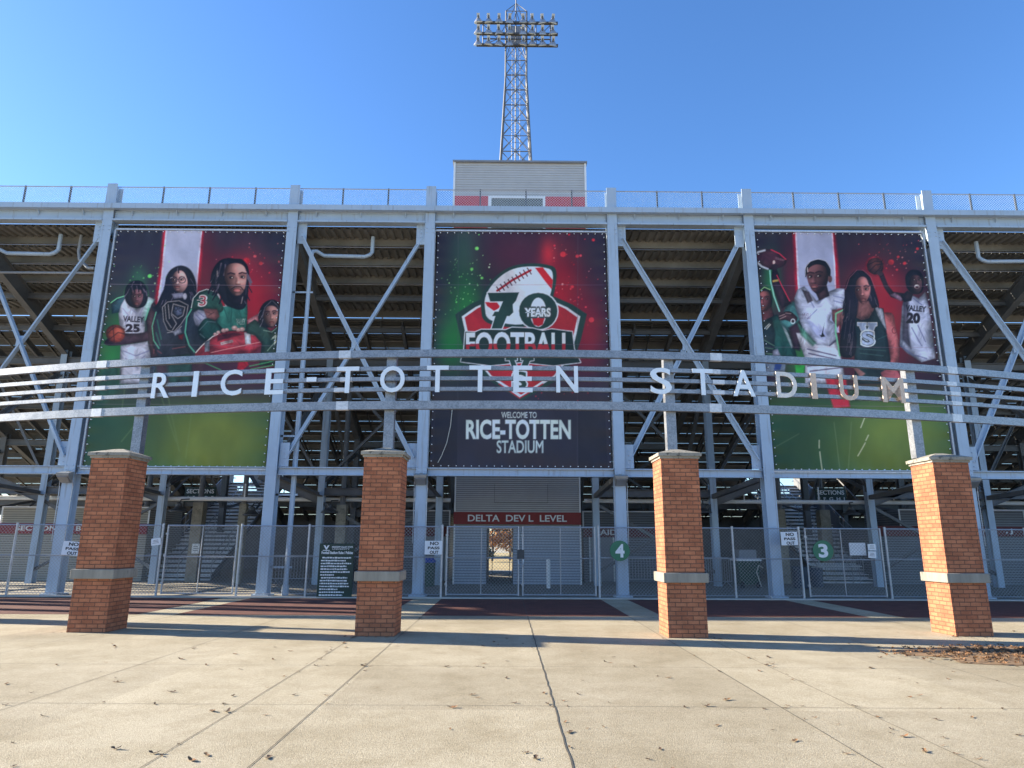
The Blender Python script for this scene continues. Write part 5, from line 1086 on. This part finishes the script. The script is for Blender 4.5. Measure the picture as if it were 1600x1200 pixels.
fld = np.clip((p.V-590)/40, 0, 1); g = mixc((40, 74, 52), (96, 118, 54), np.exp(-((p.U-1400)/90)**2-((p.V-690)/75)**2)*1.15); p.C[:] = p.C*(1-fld[..., None])+g*fld[..., None]
# woman at the left edge
p.vol = 7.
p.poly([(1178, 500), (1180, 470), (1184, 456), (1194, 449), (1203, 453), (1207, 466), (1206, 482), (1212, 500), (1208, 520), (1182, 530)], (26, 32, 36), 1, sm=True); p.line([(1181, 474), (1184, 457), (1194, 449), (1203, 453)], 1.3, (150, 210, 150))
p.poly([(1190, 480), (1206, 480), (1210, 500), (1190, 506)], (110, 66, 76), 1)
face(p, [(1183, 464), (1190, 456), (1199, 456), (1204, 464), (1204, 476), (1199, 485), (1191, 486), (1185, 478)], (140, 84, 96), 1, [(1188, 467), (1198, 467)], (1191, 474), (1192, 479.5))
p.poly([(1186, 505), (1200, 498), (1214, 491), (1226, 500), (1240, 535), (1246, 560), (1186, 565)], (28, 66, 66), 1); p.poly([(1188, 505), (1206, 497), (1212, 520), (1210, 552), (1190, 556)], (28, 36, 46), 1.5, .8); folds(p, [[(1196, 512), (1202, 506)], [(1198, 514), (1204, 507)]], (205, 210, 220), 1.3, .9); folds(p, [[(1192, 530), (1210, 540)], [(1192, 543), (1208, 545)], [(1192, 552), (1206, 553)]], (110, 150, 130), 1.2, .8)
p.poly([(1219, 501), (1223, 500), (1241, 541), (1237, 544)], (160, 186, 204), .7); p.poly([(1207, 548), (1215, 544), (1220, 556), (1207, 556)], LILAC, .8)
# player with the raised football
p.poly([(1218, 505), (1228, 478), (1240, 470), (1252, 478), (1256, 500), (1248, 530), (1236, 520)], (60, 110, 120), 1.5); p.poly([(1232, 512), (1250, 500), (1256, 520), (1250, 548), (1240, 545)], (40, 28, 42), 2)
p.poly([(1205, 432), (1207, 420), (1212, 416), (1217, 428), (1219, 442), (1230, 462), (1236, 474), (1222, 482), (1212, 462), (1205, 446)], (40, 28, 42), 1); p.line([(1203, 422), (1204, 440), (1209, 462), (1218, 486)], 2.2, (140, 215, 215), .8, .95); p.line([(1214, 430), (1222, 448), (1234, 470)], 1.4, (205, 44, 80))
p.poly([(1177, 401), (1184, 393), (1197, 389), (1210, 391), (1221, 398), (1229, 406), (1226, 414), (1215, 419), (1200, 421), (1188, 415), (1180, 408)], (62, 34, 50), .9, sm=True); p.line([(1195, 391), (1184, 394), (1178, 401), (1182, 409), (1190, 416), (1200, 420)], 3, (180, 196, 226), .9, .95); p.line([(1205, 390), (1218, 396), (1228, 405)], 1.6, (200, 50, 84)); folds(p, [[(1212, 402), (1226, 406)], [(1212, 404), (1224, 407)]], (150, 120, 140), .8, .8)
p.ell(1209.5, 410, 2, 3.4, (205, 180, 190)); p.ell(1211, 417, 5, 5, (44, 30, 42)); p.poly([(1206.5, 438), (1216, 436), (1217, 439.5), (1207, 441.5)], (220, 190, 110), .6)
# man in the white jersey
J = [(1241, 466), (1246, 452), (1257, 447), (1266, 458), (1276, 470), (1296, 455), (1309, 450), (1320, 451), (1320, 481), (1302, 484), (1296, 500), (1304, 506), (1309, 532), (1296, 541), (1276, 539), (1256, 518), (1250, 502), (1243, 482)]
p.poly([(1244, 520), (1306, 520), (1314, 556), (1322, 600), (1258, 600), (1258, 560)], (176, 182, 210), .9); p.poly(J, (162, 174, 212), .9); p.poly([(1300, 484), (1320, 482), (1318, 500), (1308, 512), (1300, 500)], (108, 70, 78), 1)
folds(p, [[(1262, 455), (1266, 470), (1272, 480)], [(1290, 462), (1278, 474)], [(1302, 462), (1318, 466)], [(1303, 470), (1318, 474)], [(1276, 484), (1262, 498)]], (90, 100, 150), 1.5, .75); folds(p, [[(1262, 545), (1306, 556)], [(1264, 552), (1308, 562)], [(1262, 572), (1320, 568)], [(1266, 580), (1318, 574)], [(1296, 540), (1308, 530)]], (56, 54, 84), 2, .85); p.poly([(1253, 452), (1264, 456), (1270, 470), (1262, 474)], (60, 46, 56), 1, .8); p.poly([(1244, 500), (1254, 512), (1276, 536), (1270, 541), (1252, 524)], (70, 160, 140), 1.5, .7)
p.poly([(1257, 499), (1266, 500), (1296, 520), (1290, 532), (1272, 528)], (92, 104, 160), 4, .45); p.text('MVSU', 1260, 494, 13, 9, (112, 104, 132), .0); p.poly([(1280, 523), (1283, 524), (1288, 505), (1285.5, 520), (1289, 526), (1283, 527)], (30, 30, 44), .5)
p.poly([(1217, 494), (1226, 487), (1236, 487), (1246, 497), (1240, 504), (1228, 500), (1219, 500)], (58, 40, 48), .9, sm=True); folds(p, [[(1218, 494), (1226, 491)], [(1219, 498), (1228, 494)], [(1228, 489), (1236, 490)]], (180, 160, 170), 1, .8); p.ring(1239, 502, 3, 3.5, 1.4, (190, 205, 226))
p.poly([(1272, 452), (1292, 446), (1296, 462), (1280, 470)], (60, 42, 50), 1)
face(p, [(1261, 422), (1266, 413), (1278, 409), (1290, 413), (1295, 426), (1293, 442), (1286, 454), (1277, 459), (1269, 453), (1263, 440)], (92, 62, 70), 1, [(1267, 432), (1280, 431)], (1271, 441), (1273, 446.5)); p.ell(1297, 436, 3.2, 5.5, (96, 66, 72), .8)
p.poly([(1259, 432), (1259, 418), (1266, 409), (1278, 405.5), (1290, 409), (1297, 420), (1297, 432), (1293, 428), (1289, 417), (1276, 413), (1265, 418), (1262, 426)], (22, 22, 32), .9, sm=True); p.line([(1258.5, 430), (1259, 417), (1266, 408), (1278, 404.5), (1290, 408), (1298, 420)], 1, (190, 196, 224), .6, .8); folds(p, [[(1262, 418), (1262.5, 424)]], (200, 190, 205), 1.6, .8)
# man at the right with the basketball
p.poly([(1409, 480), (1413, 466), (1424, 460), (1436, 466), (1446, 456), (1450, 470), (1462, 560), (1440, 566), (1418, 552), (1406, 540)], (164, 176, 216), .9); p.poly([(1411, 470), (1420, 470), (1421, 520), (1424, 545), (1410, 530)], (70, 66, 92), 2, .85); folds(p, [[(1425, 512), (1440, 540)], [(1434, 508), (1446, 534)], [(1428, 466), (1440, 476)], [(1408, 540), (1426, 554), (1448, 560)]], (82, 88, 140), 1.4, .8)
p.poly([(1372, 428), (1380, 426), (1388, 446), (1396, 456), (1412, 458), (1410, 470), (1392, 464), (1382, 450)], (44, 32, 42), 1); p.poly([(1390, 461), (1398, 457), (1412, 466), (1408, 471)], (170, 140, 180), 1.2, .8); p.poly([(1408, 462), (1418, 454), (1427, 459), (1424, 470), (1412, 472)], (40, 30, 40), 1)
p.ell(1367.5, 416, 15.6, 15.6, (196, 44, 66), 1.6); p.ell(1367.5, 416, 13.6, 13.6, (66, 40, 42), 1); p.ell(1372, 412, 7, 7, (104, 56, 50), 4, .7); folds(p, [[(1356, 414), (1368, 408), (1378, 409)], [(1358, 424), (1368, 414), (1380, 412)], [(1366, 428), (1376, 418), (1379, 406)]], (24, 18, 22), 1.2, .95); p.ell(1375, 427, 5, 4, (58, 40, 46))
p.poly([(1416, 446), (1415, 432), (1421, 423), (1430, 421), (1439, 425), (1443, 436), (1443, 450), (1438, 458), (1428, 459), (1420, 454)], (24, 22, 32), .9, sm=True); face(p, [(1421, 438), (1427, 430), (1436, 431), (1441, 440), (1440, 452), (1434, 459), (1426, 456), (1421, 448)], (74, 52, 60), -1, [(1428, 437), (1437, 437)], (1434, 442), (1433, 447)); p.ell(1433, 447.5, 4, 3, (205, 200, 210)); p.ell(1433, 448.5, 2.8, 1.8, (60, 30, 36))
p.text('VALLEY', 1431, 482, 32, 9, (28, 26, 38), .04, 0, .08); p.text('20', 1427, 497, 21, 17, (30, 26, 36), .07, 0, .06)
# woman in the dark tank top
p.poly([(1368, 495), (1393, 489), (1400, 510), (1406, 540), (1404, 566), (1392, 584), (1376, 592), (1384, 568), (1391, 552), (1385, 528)], (168, 92, 102), 1, sm=True); p.ring(1398, 516, 3.4, 4.4, 1.1, (110, 40, 54))
p.poly([(1312, 492), (1330, 480), (1336, 520), (1334, 560), (1312, 556)], (112, 78, 82), 1); p.line([(1318, 484), (1306, 490), (1305, 520), (1312, 556)], 2.2, (100, 190, 150), .8, .9)
p.poly([(1336, 476), (1362, 472), (1372, 482), (1360, 500), (1338, 500)], (140, 94, 98), 1)
p.poly([(1336, 495), (1346, 500), (1358, 497), (1367, 480), (1380, 482), (1384, 505), (1388, 535), (1392, 562), (1390, 600), (1336, 600), (1334, 520)], (30, 46, 54), 1); p.poly([(1366, 478), (1379, 483), (1386, 515), (1383, 512), (1372, 494)], (170, 182, 214), .8); folds(p, [[(1342, 545), (1384, 548)], [(1372, 530), (1386, 524)], [(1344, 552), (1380, 556)]], (70, 110, 112), 1.3, .6)
VP = [(1340, 504), (1354, 504), (1354, 508.5), (1351.5, 508.5), (1355, 518), (1359, 508.5), (1356.5, 508.5), (1356.5, 504), (1370.5, 504), (1370.5, 508.5), (1368, 509), (1360, 528), (1350.5, 528), (1343, 509), (1340, 508.5)]
p.vol = 0.; p.poly(VP, (205, 210, 226), .5, 1, .9); p.poly(VP, (152, 172, 214), .5); p.text('S', 1356, 528.5, 22, 25, (205, 210, 226), .08, grow=1.3); p.text('S', 1356, 528.5, 20, 23, (36, 48, 62), .08); p.text('S', 1356, 528.5, 19, 21.5, (152, 172, 214), .03); p.vol = 7.
p.poly([(1320, 478), (1320, 452), (1326, 434), (1337, 423), (1348, 423), (1359, 433), (1366, 450), (1373, 476), (1362, 482), (1352, 480), (1336, 500), (1338, 530), (1334, 556), (1314, 556), (1312, 530), (1318, 500)], (24, 22, 36), 1, sm=True); p.line([(1321, 452), (1327, 434), (1338, 422.5), (1348, 422.5), (1360, 433), (1367, 450)], .9, (170, 90, 120), .6, .7)
p.strands([(1321, 480), (1321, 455), (1368, 456), (1371, 470), (1318, 500), (1318, 530), (1332, 520), (1330, 545)], 60, 16, (20, 20, 32), (84, 78, 98), 1.3, .8, .92); p.poly([(1341, 470), (1357, 470), (1362, 480), (1366, 484), (1357, 497), (1346, 499), (1339, 494)], (132, 88, 94), 1.2); face(p, [(1335, 446), (1341, 435), (1349, 433), (1357, 440), (1360, 452), (1357, 465), (1350, 474), (1343, 472), (1337, 462)], (158, 104, 112), -1, [(1340, 453), (1353.5, 452)], (1347, 461), (1348.5, 467.5)); folds(p, [[(1340, 424), (1336, 440), (1334, 456)], [(1343, 424), (1354, 434), (1359, 446)]], HAIR, 2.4, 1); folds(p, [[(1344, 436), (1350, 434), (1356, 440)]], (120, 90, 104), .9, .7)
folds(p, [[(1324, 490), (1318, 530)], [(1330, 500), (1322, 548)], [(1328, 470), (1326, 500)], [(1334, 505), (1330, 545)]], (84, 78, 96), .9, .6)
p.vol = 0.
# below the rails: shorts, gloves, pale dashes
p.poly([(1196, 566), (1228, 566), (1226, 580), (1194, 580)], (110, 130, 165), 1); p.poly([(1212, 567), (1222, 567), (1219, 578), (1209, 578)], (50, 80, 170), .8); p.poly([(1242, 568), (1258, 566), (1256, 582), (1244, 584)], (40, 140, 60), 1.5)
p.poly([(1290, 592), (1322, 590), (1324, 612), (1328, 636), (1302, 638), (1294, 612)], (166, 38, 56), 1.6); p.poly([(1376, 582), (1398, 570), (1408, 590), (1380, 596)], (150, 80, 94), 1.2); p.poly([(1330, 570), (1340, 575), (1352, 584), (1344, 590)], (130, 92, 96), 1); p.poly([(1328, 604), (1404, 600), (1404, 616), (1330, 628)], (40, 58, 40), 3, .8); p.dots(70, 1368, 616, 26, 7, [(90, 120, 70), (60, 90, 54)], 1.)
folds(p, [[(1352, 650), (1345, 668)], [(1357, 680), (1353, 688)], [(1352, 692), (1341, 712)], [(1280, 688), (1280, 700)], [(1281, 706), (1284, 735)]], (200, 205, 190), 1.6, .85); folds(p, [[(1200, 705), (1248, 678)], [(1303, 660), (1312, 730)], [(1330, 660), (1326, 732)]], (120, 140, 110), 1.4, .4)
for vv in (446, 542, 634): p.line([(1160, vv), (1490, vv+1)], .7, (130, 110, 140), .5, .6)
p.clouds(.05); p.build('banner', 'banner of four athletes, one raising a football and one raising a basketball', BY, GAIN, x0, x1, z0, z1)
for o in bpy.data.objects:
    if '_loc' in o: del o['_loc']
